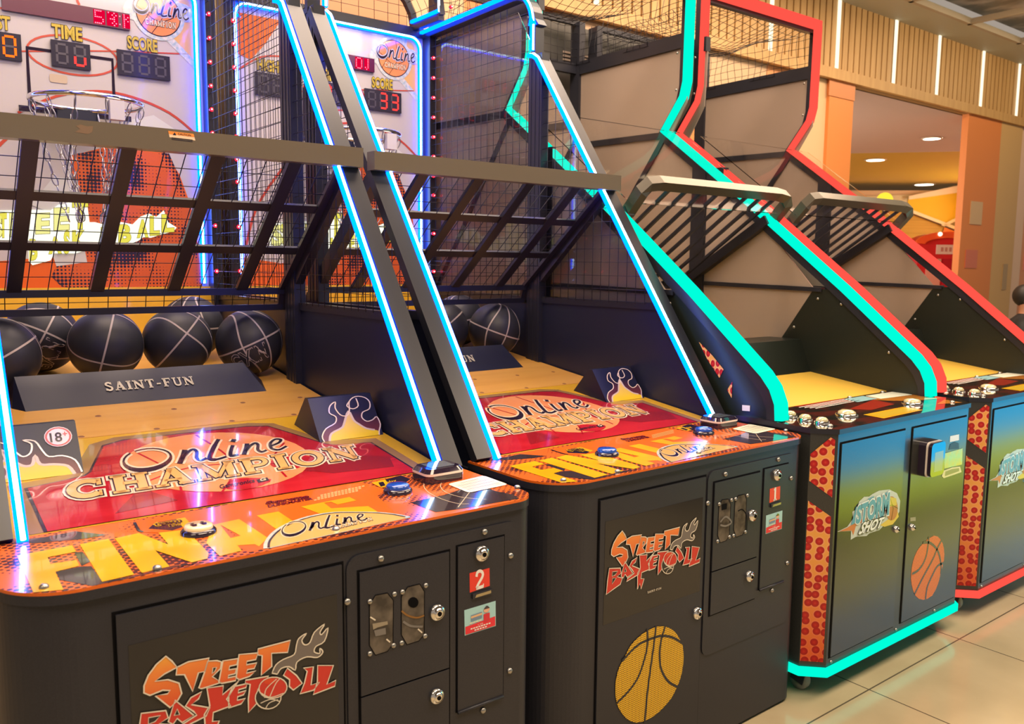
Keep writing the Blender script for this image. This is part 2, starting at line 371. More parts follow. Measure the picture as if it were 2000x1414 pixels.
SER = {
 'C': (.95, [(arc(.48, .5, .38, 45, 315, 14, .42), .19), ([(.78, .98), (.78, .62)], .10), ([(.78, .02), (.78, .30)], .06)]),
 'H': (1.0, [([(.22, 0), (.22, 1)], .2), ([(.78, 0), (.78, 1)], .2), ([(.3, .5), (.7, .5)], .14)]+[([(x-.2, y), (x+.2, y)], .10) for x in (.22, .78) for y in (.05, .95)]),
 'A': (1.0, [([(.16, 0), (.5, 1)], .12), ([(.82, 0), (.5, 1)], .22), ([(.25, .32), (.72, .32)], .10), ([(0, .05), (.34, .05)], .10), ([(.6, .05), (1, .05)], .10)]),
 'M': (1.2, [([(.2, 0), (.2, 1)], .12), ([(1.0, 0), (1.0, 1)], .2), ([(.2, .95), (.6, .1)], .18), ([(.6, .1), (1.0, .95)], .1), ([(.02, .05), (.38, .05)], .1), ([(.8, .05), (1.2, .05)], .1), ([(0, .95), (.3, .95)], .1), ([(.95, .95), (1.2, .95)], .1)]),
 'P': (.9, [([(.25, 0), (.25, 1)], .2), ([(.05, .05), (.5, .05)], .1), ([(.05, .95), (.4, .95)], .1), ([(.3, .94), (.55, .94)]+arc(.55, .70, .24, 85, -85, 8)+[(.3, .45)], .13)]),
 'I': (.5, [([(.25, 0), (.25, 1)], .2), ([(.03, .05), (.47, .05)], .1), ([(.03, .95), (.47, .95)], .1)]),
 'O': (1.0, [(arc(.5, .5, .40, 0, 360, 20, .43), .17)]),
 'N': (1.05, [([(.2, 0), (.2, 1)], .11), ([(.85, 0), (.85, 1)], .11), ([(.18, .95), (.87, .05)], .2), ([(0, .05), (.38, .05)], .1), ([(0, .95), (.3, .95)], .1), ([(.66, .95), (1.04, .95)], .1)]),
 'S': (.8, [(smooth([(.66, .78), (.5, .93), (.25, .88), (.2, .68), (.45, .52), (.66, .35), (.6, .12), (.35, .06), (.13, .22)], 4), .16), ([(.68, .98), (.68, .70)], .06), ([(.12, .02), (.12, .3)], .06)]),
 'T': (.9, [([(.45, 0), (.45, 1)], .2), ([(.05, .95), (.85, .95)], .11), ([(.07, 1), (.07, .72)], .06), ([(.83, 1), (.83, .72)], .06), ([(.25, .05), (.65, .05)], .1)]),
 '-': (.5, [([(.05, .42), (.45, .42)], .12)]),
 'F': (.85, [([(.25, 0), (.25, 1)], .2), ([(.05, .95), (.8, .95)], .11), ([(.25, .5), (.6, .5)], .1), ([(.05, .05), (.48, .05)], .1), ([(.78, 1), (.78, .72)], .06), ([(.6, .64), (.6, .36)], .06)]),
 'U': (1.0, [([(.22, 1), (.22, .35)]+arc(.5, .3, .28, 180, 360, 8, .25)+[(.78, 1)], .14), ([(.04, .95), (.42, .95)], .1), ([(.6, .95), (.96, .95)], .1)]),
 '2': (.8, [(smooth([(.14, .70), (.22, .92), (.45, .97), (.64, .82), (.60, .60), (.30, .30), (.12, .08)], 4), .15), ([(.1, .07), (.68, .07)], .15), ([(.68, 0), (.70, .22)], .06)]),
 '1': (.6, [([(.32, 0), (.32, 1)], .2), ([(.1, .05), (.54, .05)], .1), ([(.12, .82), (.34, .95)], .08)]),
}
def serif(mb, st, quad, fn, m, h=0, out=None, gap=.12):
    W_ = sum(SER[c][0]+gap for c in st)-gap; mp = qmap(quad, 0, W_, 0, 1)
    for q in range(len(out or []), -1, -1):
        x = 0; g, mm = (0, m) if q == 0 else out[q-1]
        for c in st:
            for pts, w in SER[c][1]:
                pp = [(a+x, b) for a, b in pts]
                if g and len(pp) == 2:      # lengthen straight strokes for the outline
                    d = Vector(pp[1])-Vector(pp[0]); d.normalize(); e = d*(g/2)
                    pp = [(pp[0][0]-e.x, pp[0][1]-e.y), (pp[1][0]+e.x, pp[1][1]+e.y)]
                ustroke(mb, pp, w*1.2+g, mp, fn, mm, h-q*mb.eps)
            x += SER[c][0]+gap
SEG = {'0': 'abcdef', '3': 'abgcd', '8': 'abcdefg', '1': 'bc', '7': 'abc', 'u': 'cde', '5': 'afgcd', ' ': ''}
def seven(mb, x0, x1, z0, z1, digits, on, fn, h=.001):
    n = len(digits); cw = (x1-x0)/n
    for i, d in enumerate(digits):
        a = x0+cw*(i+.22); b = x0+cw*(i+.78); t, u = z1-(z1-z0)*.14, z0+(z1-z0)*.14; m_ = (t+u)/2; sl = (t-u)*.04
        S = {'a': ((a, t), (b, t)), 'g': ((a, m_), (b, m_)), 'd': ((a, u), (b, u)), 'f': ((a, t), (a, m_)), 'e': ((a, m_), (a, u)), 'b': ((b, t), (b, m_)), 'c': ((b, m_), (b, u))}
        for k, (p, q) in S.items():
            dx, dz = q[0]-p[0], q[1]-p[1]; p2 = (p[0]+dx*.1, p[1]+dz*.1); q2 = (p[0]+dx*.9, p[1]+dz*.9)
            mb.stroke([p2, q2], .0085, fn, on if k in SEG[d] else M_SEGOFF, h)
MTX = {'S': ['01110', '10001', '10000', '01110', '00001', '10001', '01110'], '5': ['11110', '10000', '10000', '11110', '00001', '00001', '11110'], '1': ['1', '1', '1', '1', '1', '1', '1'], ':': ['0', '1', '0', '0', '0', '1', '0'],
       'i': ['10010', '00101', '00010', '01110', '00010', '00101', '00010'], 'd': ['100', '101', '110', '101', '100', '100', '100'], '0': ['01110', '10001', '10001', '10001', '10001', '10001', '01110'], 'J': ['001', '001', '001', '001', '001', '101', '010'], '8': ['01110', '10001', '10001', '01110', '10001', '10001', '01110'], 'x': ['0110', '1001', '1001', '1111', '1001', '1001', '1001']}

# ------------------------------------------------------------------ street basketball machine
MW, MD = 1.13, 2.36           # width, depth
BBY = 2.32                    # backboard plane
def slant(y): return .945+1.409*(y-.33)
def rounded_front(x0, x1, y0, y1, r, n=16, r2=None):
    q = r2 or r
    return arc(x0+r, y0+r, r, 180, 270, n)+arc(x1-q, y0+q, q, 270, 360, n)+[(x1, y1), (x0, y1)]
def screw_mesh(r=.0075):
    b = MB(); b.lathe([(r, 0), (r*.95, r*.45), (r*.6, r*.75), (.0001, r*.85)], (0, 0, 0), (0, -1, 0), M_STEEL, 12); return b
_scr = {}
def screw(parent, x, y, z, face='front', r=.0075, name='screw'):
    k = (face, r)
    if k not in _scr:
        b = MB(); ax = {'front': (0, -1, 0), 'top': (0, 0, 1), 'left': (-1, 0, 0)}[face]
        b.lathe([(r, 0), (r*.95, r*.45), (r*.6, r*.75), (.0001, r*.85)], (0, 0, 0), ax, M_STEEL, 12)
        o = b.build(name, parent); _scr[k] = o.data
    else:
        o = bpy.data.objects.new(name, _scr[k]); C.objects.link(o); o.parent = parent
    o.location = (x, y, z); return o
def lock(parent, x, z, y=0, r=.019, name='lock'):
    b = MB(); b.lathe([(r, 0), (r, .006), (r*.86, .009), (r*.62, .009), (r*.6, .013), (r*.42, .014)], (x, y, z), (0, -1, 0), M_CHROME, 20)
    b.lathe([(r*.28, .0145), (r*.28, .0155)], (x, y, z), (0, -1, 0), M_GAP, 12)
    return b.build(name, parent)
def panel(mb, pts, y0, y1, m):     # polygon in x,z extruded from y0 to y1 (y1 in front)
    mb.prism(pts, fr(0), -y0, -y1, m)

LOGO = [ # (polygon on an enlargement of the door of the right machine, tone)
 ([(328,345),(365,400),(395,465),(310,520),(245,585),(330,580),(400,625),(412,730),(385,790),(330,860),(240,730),(320,720),(338,690),(290,680),(205,720),(168,690),(172,620),(205,520),(262,420)], 0),
 ([(395,465),(470,420),(610,400),(575,530),(532,538),(485,720),(440,545),(385,540)], 0),
 ([(600,430),(660,432),(690,450),(680,515),(622,590),(680,655),(545,700),(527,690),(575,530)], 0),
 ([(700,440),(800,430),(790,490),(742,500),(735,535),(785,530),(775,580),(730,590),(725,615),(780,605),(775,650),(680,665),(662,650)], 0),
 ([(810,390),(940,390),(920,455),(860,465),(855,500),(925,490),(905,545),(860,550),(850,585),(915,570),(870,620),(800,645),(780,620)], 0),
 ([(940,350),(1165,290),(1140,410),(1030,405),(1025,540),(950,620),(965,420),(935,410)], 0),
 ([(140,890),(300,885),(312,960),(250,1010),(330,1030),(300,1120),(200,1190),(95,1270),(115,1060)], 1),
 ([(365,790),(480,960),(400,1020),(370,975),(340,1030),(310,1000)], 1),
 ([(545,730),(520,800),(470,850),(590,900),(560,980),(390,1080),(400,1040),(500,960),(480,920),(430,860),(470,780)], 1),
 ([(580,700),(690,690),(680,780),(765,690),(800,640),(705,830),(730,900),(610,950),(600,1040),(645,1040),(600,1190),(585,1110),(548,1195),(550,960),(590,880)], 1),
 ([(750,710),(850,690),(840,730),(790,745),(785,775),(840,760),(820,800),(780,815),(775,850),(830,840),(800,890),(715,920),(720,800)], 1),
 ([(840,655),(1000,635),(950,700),(920,760),(905,900),(845,985),(850,850),(870,700),(838,690)], 1),
 ([(1130,570),(1190,655),(1225,740),(1160,800),(1135,760),(1140,690),(1100,640)], 1),
 ([(1240,585),(1310,580),(1285,765),(1345,745),(1300,820),(1205,845),(1240,740),(1265,620)], 1),
 ([(1340,570),(1450,585),(1395,775),(1460,740),(1450,800),(1295,865),(1330,740)], 1)]
LOGO_IN = [([(375,880),(388,940),(352,942)]), ([(185,940),(262,930),(225,985),(180,1005)]), ([(185,1030),(240,1030),(178,1120)]), ([(630,500),(655,500),(640,540),(622,560)])]
FLAME = smooth([(1025,610),(1055,530),(1110,480),(1185,440),(1205,350),(1225,280),(1280,235),(1245,300),(1262,350),(1300,330),(1335,230),(1410,155),(1375,230),(1385,260),(1432,195),(1400,330),(1340,375),(1325,430),(1362,450),(1365,400),(1385,440),(1345,490),(1270,475),(1200,520),(1185,600),(1145,560),(1090,570),(1060,625)], 3)
BALLO = [(690,88),(790,105),(880,160),(950,260),(990,350),(1003,500),(985,700),(930,880),(900,940),(840,1060),(730,1190),(620,1290),(500,1360),(400,1390),(330,1388),(230,1340),(150,1240),(105,1150),(85,1050),(80,900),(95,780),(130,650),(200,520),(280,360),(380,250),(480,170),(600,110)]
BALLS = [[(100,1125),(250,975),(370,810),(440,640),(500,420),(515,280),(512,130)], [(475,1400),(510,1000),(560,620),(600,330),(628,90)], [(930,915),(800,840),(710,700),(680,550),(690,320),(752,90)], [(170,560),(350,370),(520,270),(700,220),(850,240),(990,320)]]
M_LOGO_A = hgrad('logo_amber', [(0, (.62, .045, .02)), (.55, (.78, .24, .05)), (1, (.75, .55, .05))], .66, .82)
M_LOGO_R = mat('logo_red', (.55, .035, .025), .3)
M_LOGO_LINE = mat('logo_line', (.72, .66, .55), .35)
M_LOGO_GREY = mat('logo_smoke', (.16, .14, .13), .35)
M_MESHY = dots('ball_grille', (.82, .50, .02), (.07, .02, .015), 165, .36, 2, 0, .35, rot=(1.5708, 0, .0))
M_MESHO = dots('ball_grille_orange', (.80, .20, .05), (.25, .05, .02), 165, .30, 2, 0, .35, rot=(1.5708, 0, .0))
M_SHEET = mat('gloss_sheet', (.022, .021, .021), .12)

def machine(p, which):
    A = which == 'A'
    if A: lab = 'street basketball machine at the left with score display blank and door number 2'
    else: lab = 'street basketball machine numbered 1, between machine 2 and the aqua lit machine'
    root = thing('basketball_machine', lab, 'arcade machine', (p[0], p[1], 0), p[2], 'blue lit street basketball machines')
    # cabinet -------------------------------------------------------
    b = MB()
    b.prism(rounded_front(0, MW, 0, .5, .12, 16, .048), top(0), .012, .912, M_BODY)
    b.box((0.012, .5, .012), (MW-.012, MD, .90), M_BODY)
    b.build('cabinet', root)
    # access door with logos
    x0, x1, z0, z1 = .172, .609, .085, .872
    d = MB(); d.poly([(x0-.006, z0-.006), (x1+.006, z0-.006), (x1+.006, z1+.006), (x0-.006, z1+.006)], fr(0), M_GAP, .0008)
    d.box((x0, -.005, z0), (x1, -.0005, z1), M_BODY)
    door = d.build('access_door', root)
    if True:
        lf = mk(PB, 1, -.006)
        g = MB(); g.eps = .0004
        sheet = [(x0+.018, .52), (x1-.012, .52), (x1-.012, .812), (x0+.018, .812)]
        g.poly(sheet, fr(-.0056), M_SHEET)
        F = fr(-.0068)
        T = lambda pts: tr(pts, 1170, 990, 7.441, lf)
        fl = T(FLAME); g.poly(fl, F, M_LOGO_GREY); g.stroke(fl, .0026, F, M_LOGO_LINE, .0006, True)
        for pts, tone in LOGO:
            q = T(pts); g.poly(q, F, M_LOGO_R if tone else M_LOGO_A, .0012); g.stroke(q, .0028, F, M_LOGO_LINE, .0018, True)
        for pts in LOGO_IN: g.poly(T(pts), F, M_SHEET, .0016); g.stroke(T(pts), .0018, F, M_LOGO_LINE, .0018, True)
        el = lambda cx, cy, rx, ry, n=20: [(cx+rx*math.cos(2*math.pi*i/n), cy+ry*math.sin(2*math.pi*i/n)) for i in range(n)]
        g.poly(T(el(985, 850, 88, 118)), F, M_SHEET, .0019); g.stroke(T(el(985, 850, 88, 118)), .0022, F, M_LOGO_LINE, .0021, True)
        g.poly(T(el(1022, 755, 96, 108)), F, M_LOGO_R, .0022); g.stroke(T(el(1022, 755, 96, 108)), .0022, F, M_LOGO_LINE, .0026, True)
        g.poly(T(el(1015, 690, 50, 30)), F, M_LOGO_A, .0024)
        for s_ in ([(960, 850), (975, 760), (1050, 670)], [(990, 860), (1040, 720), (1075, 665)], [(930, 790), (1000, 850), (1090, 820)], [(930, 900), (1000, 870), (1060, 900)], [(960, 960), (990, 905), (1050, 880)]):
            g.stroke(T(smooth(s_)), .0018, F, M_LOGO_LINE, .0028)
        q = T([(697, 1225), (898, 1163), (898, 1190), (697, 1255)])
        serif(g, 'SAINT-FUN', q, F, M_LOGO_LINE, .0012)
        g.build('street_basketball_logo', door)
        g = MB(); T = lambda pts: tr(pts, 1190, 1210, 6.931, lf)
        g.poly(T(smooth(BALLO, 2, True)), F, M_MESHY)
        for s_ in BALLS: g.stroke(T(smooth(s_)), .0072, F, M_BODY, .0006)
        g.build('yellow_ball_grille', door)
    lock(door, x1-.022, .453, -.005)
    # coin frame ----------------------------------------------------
    cf = MB(); fx0, fx1, fz0, fz1 = .620, 1.074, .300, .885
    cf.prism(rrect(fx0, fz0, fx1, fz1, .03), fr(0), .0004, .004, M_BODY)
    cfo = cf.build('coin_frame', root)
    F0 = mk(PA, 1, -.004)
    c1 = [F0(701, 1118.6), F0(875.5, 1076)]; cx0, cx1, cz1 = c1[0][0], c1[1][0], (c1[0][1]+c1[1][1])/2
    czm = F0(874, 1304.5)[1]; czb = mk(PB, 1, -.004)(1477.8, 1165.3)[1]
    for nm, za, zb in (('coin_door', czm+.002, cz1), ('cash_box_door', czb, czm-.002)):
        d = MB(); d.poly([(cx0-.005, za-.005), (cx1+.005, za-.005), (cx1+.005, zb+.005), (cx0-.005, zb+.005)], fr(-.004), M_GAP, .0006)
        d.box((cx0, -.008, za), (cx1, -.0045, zb), M_BODY); dd = d.build(nm, root)
        if nm == 'coin_door':
            F8 = mk(PA, 1, -.009); g = MB()
            o1 = tr([(245,620),(285,555),(365,540),(405,590),(402,880),(365,930),(285,955),(245,890)], 650, 1000, 3.415, F8)
            o2 = tr([(458,565),(500,500),(580,480),(612,530),(610,815),(575,860),(495,885),(458,820)], 650, 1000, 3.415, F8)
            mw = noisy('coin_slot_inside', (.035, .03, .026), (.13, .11, .09), 22, .15, detail=3)
            for k, o_p in enumerate((o1, o2)):
                g.poly(o_p, fr(-.0085), mw); g.stroke(o_p, .0018, fr(-.0085), M_GAP, .0006, True)
            G9 = mk(PA, 1, -.0095)
            if A:
                g.poly(tr([(505+35*math.cos(t*.5)+32, 603+36*math.sin(t*.5)) for t in range(13)], 650, 1000, 3.415, G9), fr(-.0095), M_GAP)
                g.poly(tr([(265,745),(365,728),(368,750),(300,770),(270,785)], 650, 1000, 3.415, G9), fr(-.0093), M_STEEL)
                g.poly(tr([(275,790),(352,772),(355,815),(285,830)], 650, 1000, 3.415, G9), fr(-.0094), mat('slot_grey', (.17, .16, .15), .4))
                g.stroke(smooth(tr([(460,660),(500,690),(560,705),(610,690)], 650, 1000, 3.415, G9)), .004, fr(-.0094), mat('slot_brass', (.28, .15, .05), .3, .6))
                for q_ in ([(250,700),(285,722)], [(358,848),(382,868)], [(568,780),(596,805)]):
                    g.stroke(tr(q_, 650, 1000, 3.415, G9), .003, fr(-.0095), M_LOGO_LINE)
                g.stroke(smooth(tr([(470,730),(520,760),(600,765)], 650, 1000, 3.415, G9)), .005, fr(-.0094), mat('slot_grey', (.17, .16, .15), .4))
            else:
                H9 = mk(PB, 1, -.0095)
                g.poly(tr([(1128,235),(1155,228),(1155,258),(1128,266)], 1000, 900, 2.752, H9), fr(-.0095), M_GAP)
                g.stroke(smooth(tr([(1120,330),(1150,300),(1180,330),(1150,350),(1120,345)], 1000, 900, 2.752, H9)), .006, fr(-.0094), mat('slot_grey', (.17, .16, .15), .4))
                g.stroke(smooth(tr([(1215,270),(1240,262),(1262,300),(1262,380)], 1000, 900, 2.752, H9)), .003, fr(-.0094), M_GAP)
            g.build('coin_window', dd)
            for q_ in ((247,598),(411,548),(464,534),(620,490),(247,946),(405,891),(459,874),(615,827)):
                a, c_ = F8(650+q_[0]/3.415, 1000+q_[1]/3.415); screw(dd, a, -.008, c_, r=.006)
            a, c_ = F8(853, 1195.6); lock(dd, a, c_, -.008)
        else:
            a, c_ = F8(852, 1359); lock(dd, a, c_, -.008, .018)
    # slim token door
    q = [F0(894, 1069.), F0(982.5, 1045.5), F0(980.9, 1355.8), F0(891.5, 1389)]
    sx0, sx1, sz0, sz1 = (q[0][0]+q[3][0])/2, (q[1][0]+q[2][0])/2, (q[2][1]+q[3][1])/2, (q[0][1]+q[1][1])/2
    d = MB(); d.poly([(sx0-.004, sz0-.004), (sx1+.004, sz0-.004), (sx1+.004, sz1+.004), (sx0-.004, sz1+.004)], fr(-.004), M_GAP, .0006)
    d.box((sx0, -.008, sz0), (sx1, -.0045, sz1), M_BODY); d.tube([(sx0, -.009, sz0-.003), (sx1, -.009, sz0-.003)], .004, M_BODY, 8)
    td = d.build('token_door', root)
    F8 = mk(PA, 1, -.0085); a, c_ = F8(940, 1080.5); lock(td, a, c_, -.008)
    g = MB(); T = lambda pts: tr(pts, 650, 1000, 3.415, F8)
    sq = T([(912,408),(1045,373),(1047,492),(914,538)]); g.poly(sq, fr(-.0085), mat('sign_red', (.72, .045, .03), .3))
    nq = T([(945,398),(1012,382),(1012,500),(948,520)]) if A else T([(952,396),(1006,384),(1006,500),(954,520)])
    serif(g, '2' if A else '1', nq, fr(-.0085), M_WHITE, .0006)
    g.build('number_plate', td)
    g = MB(); q = T([(925,555),(1055,515),(1060,533),(935,578)]); ca = (q[0][0]+q[2][0])/2; cb = (q[0][1]+q[2][1])/2
    g.box((ca-.028, -.013, cb-.006), (ca+.028, -.008, cb+.006), M_BODY); g.poly([(ca-.022, cb-.004), (ca+.024, cb-.003), (ca+.024, cb+.004), (ca-.018, cb+.003)], fr(-.0132), mat('slot_bronze', (.42, .36, .22), .25, .7))
    g.build('token_slot', td)
    g = MB(); sk = T([(877,655),(1086,592),(1087,760),(880,825)])
    g.poly(sk, fr(-.0085), mat('sticker_sky', (.35, .62, .66), .35)); mp = qmap(sk, 0, 1, 0, 1)
    F1 = lambda a, b_, h=0: fr(-.0085)(*mp(a, b_), h)
    g.poly([(0.02, .03), (.98, .03), (.98, .40), (.02, .34)], F1, mat('sign_red2', (.70, .03, .05), .3), .0006)
    g.poly([(.60, .30), (.80, .30), (.80, .62), (.60, .62)], F1, mat('shirt_red', (.60, .03, .05), .4), .0008)
    g.poly([(.20, .48), (.55, .50), (.55, .74), (.20, .72)], F1, mat('sticker_scene', (.16, .25, .38), .4), .0007)
    g.poly([(.20, .60), (.55, .62), (.55, .70), (.20, .68)], F1, mat('sticker_sand', (.70, .45, .25), .4), .0009)
    g.poly([(.70+.10*math.cos(t*.6), .77+.12*math.sin(t*.6)) for t in range(10)], F1, mat('sticker_face', (.72, .42, .30), .4), .0009)
    g.poly([(.60+.2*t/6, .80+.12*math.sin(math.pi*t/6)) for t in range(7)], F1, M_INK, .0011)
    g.text('1 FIŞ', (((.42, .30)), (.58, .30), (.58, .24), (.42, .24)), F1, M_WHITE, .0012)
    for k in range(4): g.poly([(.16+.10*k, .40), (.23+.10*k, .40), (.23+.10*k, .44), (.16+.10*k, .44)], F1, M_CREAM, .0009)
    for k, (a, b2) in enumerate(((.18, .84), (.30, .72))):
        for t in range(8 if k == 0 else 5):
            xx = a+(b2-a)*t/(8 if k == 0 else 5); g.poly([(xx, .17-.09*k), (xx+.06, .17-.09*k), (xx+.06, .22-.09*k), (xx, .22-.09*k)], F1, M_WHITE, .0012)
    g.build('instruction_sticker', td)
    for q_ in ((743.4,1090.8),(946,1038.4),(678,1175),(996.7,1085),(995,1309.8),(942.8,1387)):
        a, c_ = F0(*q_); screw(root, a, -.004, c_, r=.0078)
    # control panel -------------------------------------------------
    zt = .936
    b = MB(); outl = rounded_front(-.004, MW+.004, -.009, .362, .13, 16, .062)
    b.prism(outl, top(0), .912, .930, M_BODY); b.prism(outl, top(0), .930, zt, M_ORANGE, M_HALF)
    cp = b.build('control_panel', root)
    g = MB(); g.eps = .0003; TP = top(zt+.0004); tA0 = mk(PA, 2, zt)
    def tA(u, v):                       # keep the print on the plate
        a, b_ = tA0(u, v); a = min(max(a, -.003), MW+.003); b_ = min(max(b_, -.008), .361)
        for cxx, q_, sg in ((-.004+.13, .13, -1), (MW+.004-.062, .062, 1)):
            dx, dy = (a-cxx)*sg, (-.009+q_)-b_
            if dx > 0 and dy > 0:
                l_ = math.hypot(dx, dy)
                if l_ > q_-.001: a = cxx+sg*dx*(q_-.001)/l_; b_ = -.009+q_-dy*(q_-.001)/l_
        return a, b_
    T3 = lambda pts: tr(pts, 0, 980, 4.762, tA); T4 = lambda pts: tr(pts, 380, 900, 4.762, tA)
    # clean orange field in the middle and dark halftone patches
    g.poly(T3([(1250,190),(2000,50),(2380,-60)])+T4([(1500,180),(1790,270),(1700,330),(1800,420),(1900,520),(1975,545),(640,820),(520,850),(380,800),(400,560)])+T3([(1700,300),(1330,290)]), TP, M_ORANGE)
    for pts in ([(520,655),(740,605),(850,600),(950,745),(1250,690),(1590,600),(1930,560),(1700,600),(1100,738),(860,792),(700,755),(560,730)], [(160,360),(420,330),(700,275),(1000,310),(760,350),(300,390)], [(690,470),(770,470),(840,560),(760,600)]):
        g.poly(T3(pts), TP, M_HALFK, .0002)
    g.poly(tr([(640,640),(1000,560),(1350,440),(1500,520),(1700,560),(1760,600),(1200,700),(900,740)], 680, 860, 5.263, tA), TP, M_HALFK, .0002)
    for L_ in ([(155,505),(670,410),(708,468),(443,520),(470,582),(712,545),(738,600),(515,655),(590,822),(262,882)],
               [(742,400),(1008,347),(1248,680),(950,748)],
               [(1068,345),(1290,295),(1568,402),(1475,292),(1735,262),(1830,365),(1940,480),(1930,532),(1785,568),(1445,455),(1578,605),(1320,665)]):
        g.poly(T3(L_), TP, M_YEL, .0006)
    g.holes(T4([(165,600),(415,545),(560,640),(680,720),(600,800),(560,780),(400,790),(440,840),(235,890),(110,770)]), [T4([(240,600),(430,700),(335,722)])], TP, M_YEL, .0006)
    g.poly(T4([(578,512),(780,475),(940,580),(1100,650),(1000,760),(760,640)]), TP, M_YEL, .0006)
    g.poly(T4([(990,430),(1440,340),(1505,372),(1330,410),(1270,385),(1205,395),(1270,445),(1615,425),(1700,475),(1500,600),(1250,560),(1180,500)]), TP, M_YEL, .0006)
    # round badge cut off by the front edge
    rim = T4([(640,822),(650,760),(720,670),(850,590),(1050,520),(1280,482),(1500,478),(1720,482),(1870,498),(2005,522)]); rim = smooth(rim, 3)
    g.poly(rim+T4([(2005,532),(700,818)]), TP, M_HOLO, .0009)
    rin = smooth(T4([(690,815),(700,750),(780,660),(900,590),(1080,530),(1290,492),(1500,488),(1700,492),(1850,507),(1960,528)]), 3)
    g.poly(rin+T4([(1960,540)]), TP, M_GOLD, .0012); g.stroke(rin, .005, TP, M_INK, .0014)
    online(g, T4([(800,575),(1560,470),(1620,560),(790,735)]), TP, M_INK, .0018, M_CREAM)
    serif(g, 'CHAMPION', T4([(1250,610),(1640,530),(1665,560),(1270,655)]), TP, M_CREAM, .0018, [(.12, M_INK)])
    # team play and versus badges
    def badge(P, txt, q1, extra):
        hx = P(extra); g.poly(hx, TP, M_INK, .0006); g.stroke(hx, .004, TP, M_ORANGE, .0009, True); g.text(txt, P(q1), TP, M_INK, .0014, .02, 0, (.05,), (M_YEL,))
    g.poly(T3([(1250,190),(1640,130),(1900,95),(1790,235),(1500,290),(1330,285)]), TP, M_ORANGE, .0005)
    g.stroke(T3([(1250,195),(1290,270),(1330,285)]), .006, TP, M_INK, .0007)
    g.poly(T3([(1440,200),(1720,150),(1780,215),(1600,270),(1380,255)]), TP, M_INK, .0007)
    g.poly(T3([(1640,165),(1720,150),(1780,215),(1700,240)]), TP, M_YEL, .0008)
    g.text('team', T3([(1430,208),(1680,165),(1700,195),(1445,235)]), TP, M_INK, .0016, .02, 0, (.08,), (M_YEL,))
    g.text('PLAY', T3([(1560,208),(1690,188),(1700,215),(1580,240)]), TP, M_INK, .0016, .02, 0, (.08,), (M_YEL,))
    hx = tr([(240,440),(540,362),(650,400),(560,470),(340,490)], 680, 860, 5.263, tA)
    g.poly(hx, TP, M_INK, .0006); g.stroke(hx, .004, TP, M_ORANGE, .0008, True)
    g.poly(tr([(240,440),(380,408),(430,470),(340,490)], 680, 860, 5.263, tA), TP, M_YEL, .0009)
    g.text('1', tr([(310,440),(360,430),(385,470),(335,482)], 680, 860, 5.263, tA), TP, M_INK, .0012, .03)
    g.text('play', tr([(385,428),(490,405),(500,435),(405,460)], 680, 860, 5.263, tA), TP, M_YEL, .0012, .01)
    # small print along the back edge
    for r_ in range(3):
        for k in range(13):
            a0 = 1170+r_*-30+k*32; b0 = 320-k*7.0+r_*22
            g.poly(T4([(a0, b0), (a0+24, b0-5), (a0+27, b0+7), (a0+3, b0+12)]), TP, M_GOLD, .0007)
    g.text('Supreme', T4([(650,385),(1040,320),(1080,350),(670,415)]), TP, M_REDD, .0010, .02, .3, (.05,), (M_INK,))
    g.text('DUNKMASTER', T4([(670,415),(1080,345),(1100,362),(690,438)]), TP, M_REDD, .0010, .02, .2, (.04,), (M_INK,))
    g.stroke(T4([(0,440),(2000,80)]), .0015, TP, M_REDD, .0005)
    g.stroke(T4([(0,420),(1490,148)]), .0012, TP, M_REDD, .0005)
    # thin court lines round the white notice, the notice
    W_ = lambda pts: tr(pts, 680, 860, 5.263, tA)
    g.stroke(W_(smooth([(830,395),(780,440),(790,500),(860,560),(1000,620),(1140,655),(1240,655)])), .0018, TP, M_CREAM, .0006)
    g.stroke(W_(smooth([(965,430),(950,480),(1010,540),(1180,590),(1420,610)])), .0018, TP, M_CREAM, .0006)
    g.stroke(W_([(1690,310),(1130,690)]), .0018, TP, M_CREAM, .0006)
    g.build('panel_artwork', cp)
    g = MB(); nq = W_([(1020,455),(1410,365),(1670,455),(1240,545)]); mp = qmap((nq[0], nq[1], nq[2], nq[3]), 0, 1, 0, 1)
    TQ = lambda a, b_, h=0: TP(*mp(a, b_), h)
    g.poly(rrect(0, 0, 1, 1, .1), TQ, mat('notice_cream', (.82, .78, .60), .3), .0014)
    mt = mat('notice_text', (.25, .22, .18), .4)
    for r_ in range(8):
        g.poly([(.08 if r_ else .25, .86-.1*r_), (.92 if r_ else .75, .86-.1*r_), (.92 if r_ else .75, .82-.1*r_), (.08 if r_ else .25, .82-.1*r_)], TQ, mt if r_ % 2 == 0 else mat('notice_text2', (.45, .41, .32), .4), .0018)
    g.build('notice_label', cp)
    # buttons
    for k, (u, v) in enumerate(((388, 1041), (777, 961))):
        a, b_ = tA(u, v)
        g = MB(); g.lathe([(.036, 0), (.036, .006), (.031, .011), (.029, .011)], (a, b_, zt), (0, 0, 1), M_INK, 28)
        bt = g.build('push_button', cp)
        cap = MB()
        if A and k == 0:
            cap.lathe([(.029, .011), (.029, .016), (.026, .019), (.0, .0195)], (a, b_, zt), (0, 0, 1), M_CREAM, 28)
            for s_ in (-1, 1):
                cap.poly([(a+s_*.010+.004*math.cos(t*.7), b_+.008+.004*math.sin(t*.7)) for t in range(9)], top(zt+.0200), M_INK)
                cap.poly([(a+s_*.010-.007, b_+.002), (a+s_*.010+.007, b_+.002), (a+s_*.010+.004, b_-.012), (a+s_*.010-.004, b_-.012)], top(zt+.0200), M_INK)
        else: cap.lathe([(.029, .011), (.029, .017), (.025, .021), (.012, .0225), (.0, .0228)], (a, b_, zt), (0, 0, 1), M_BLUEBTN, 28)
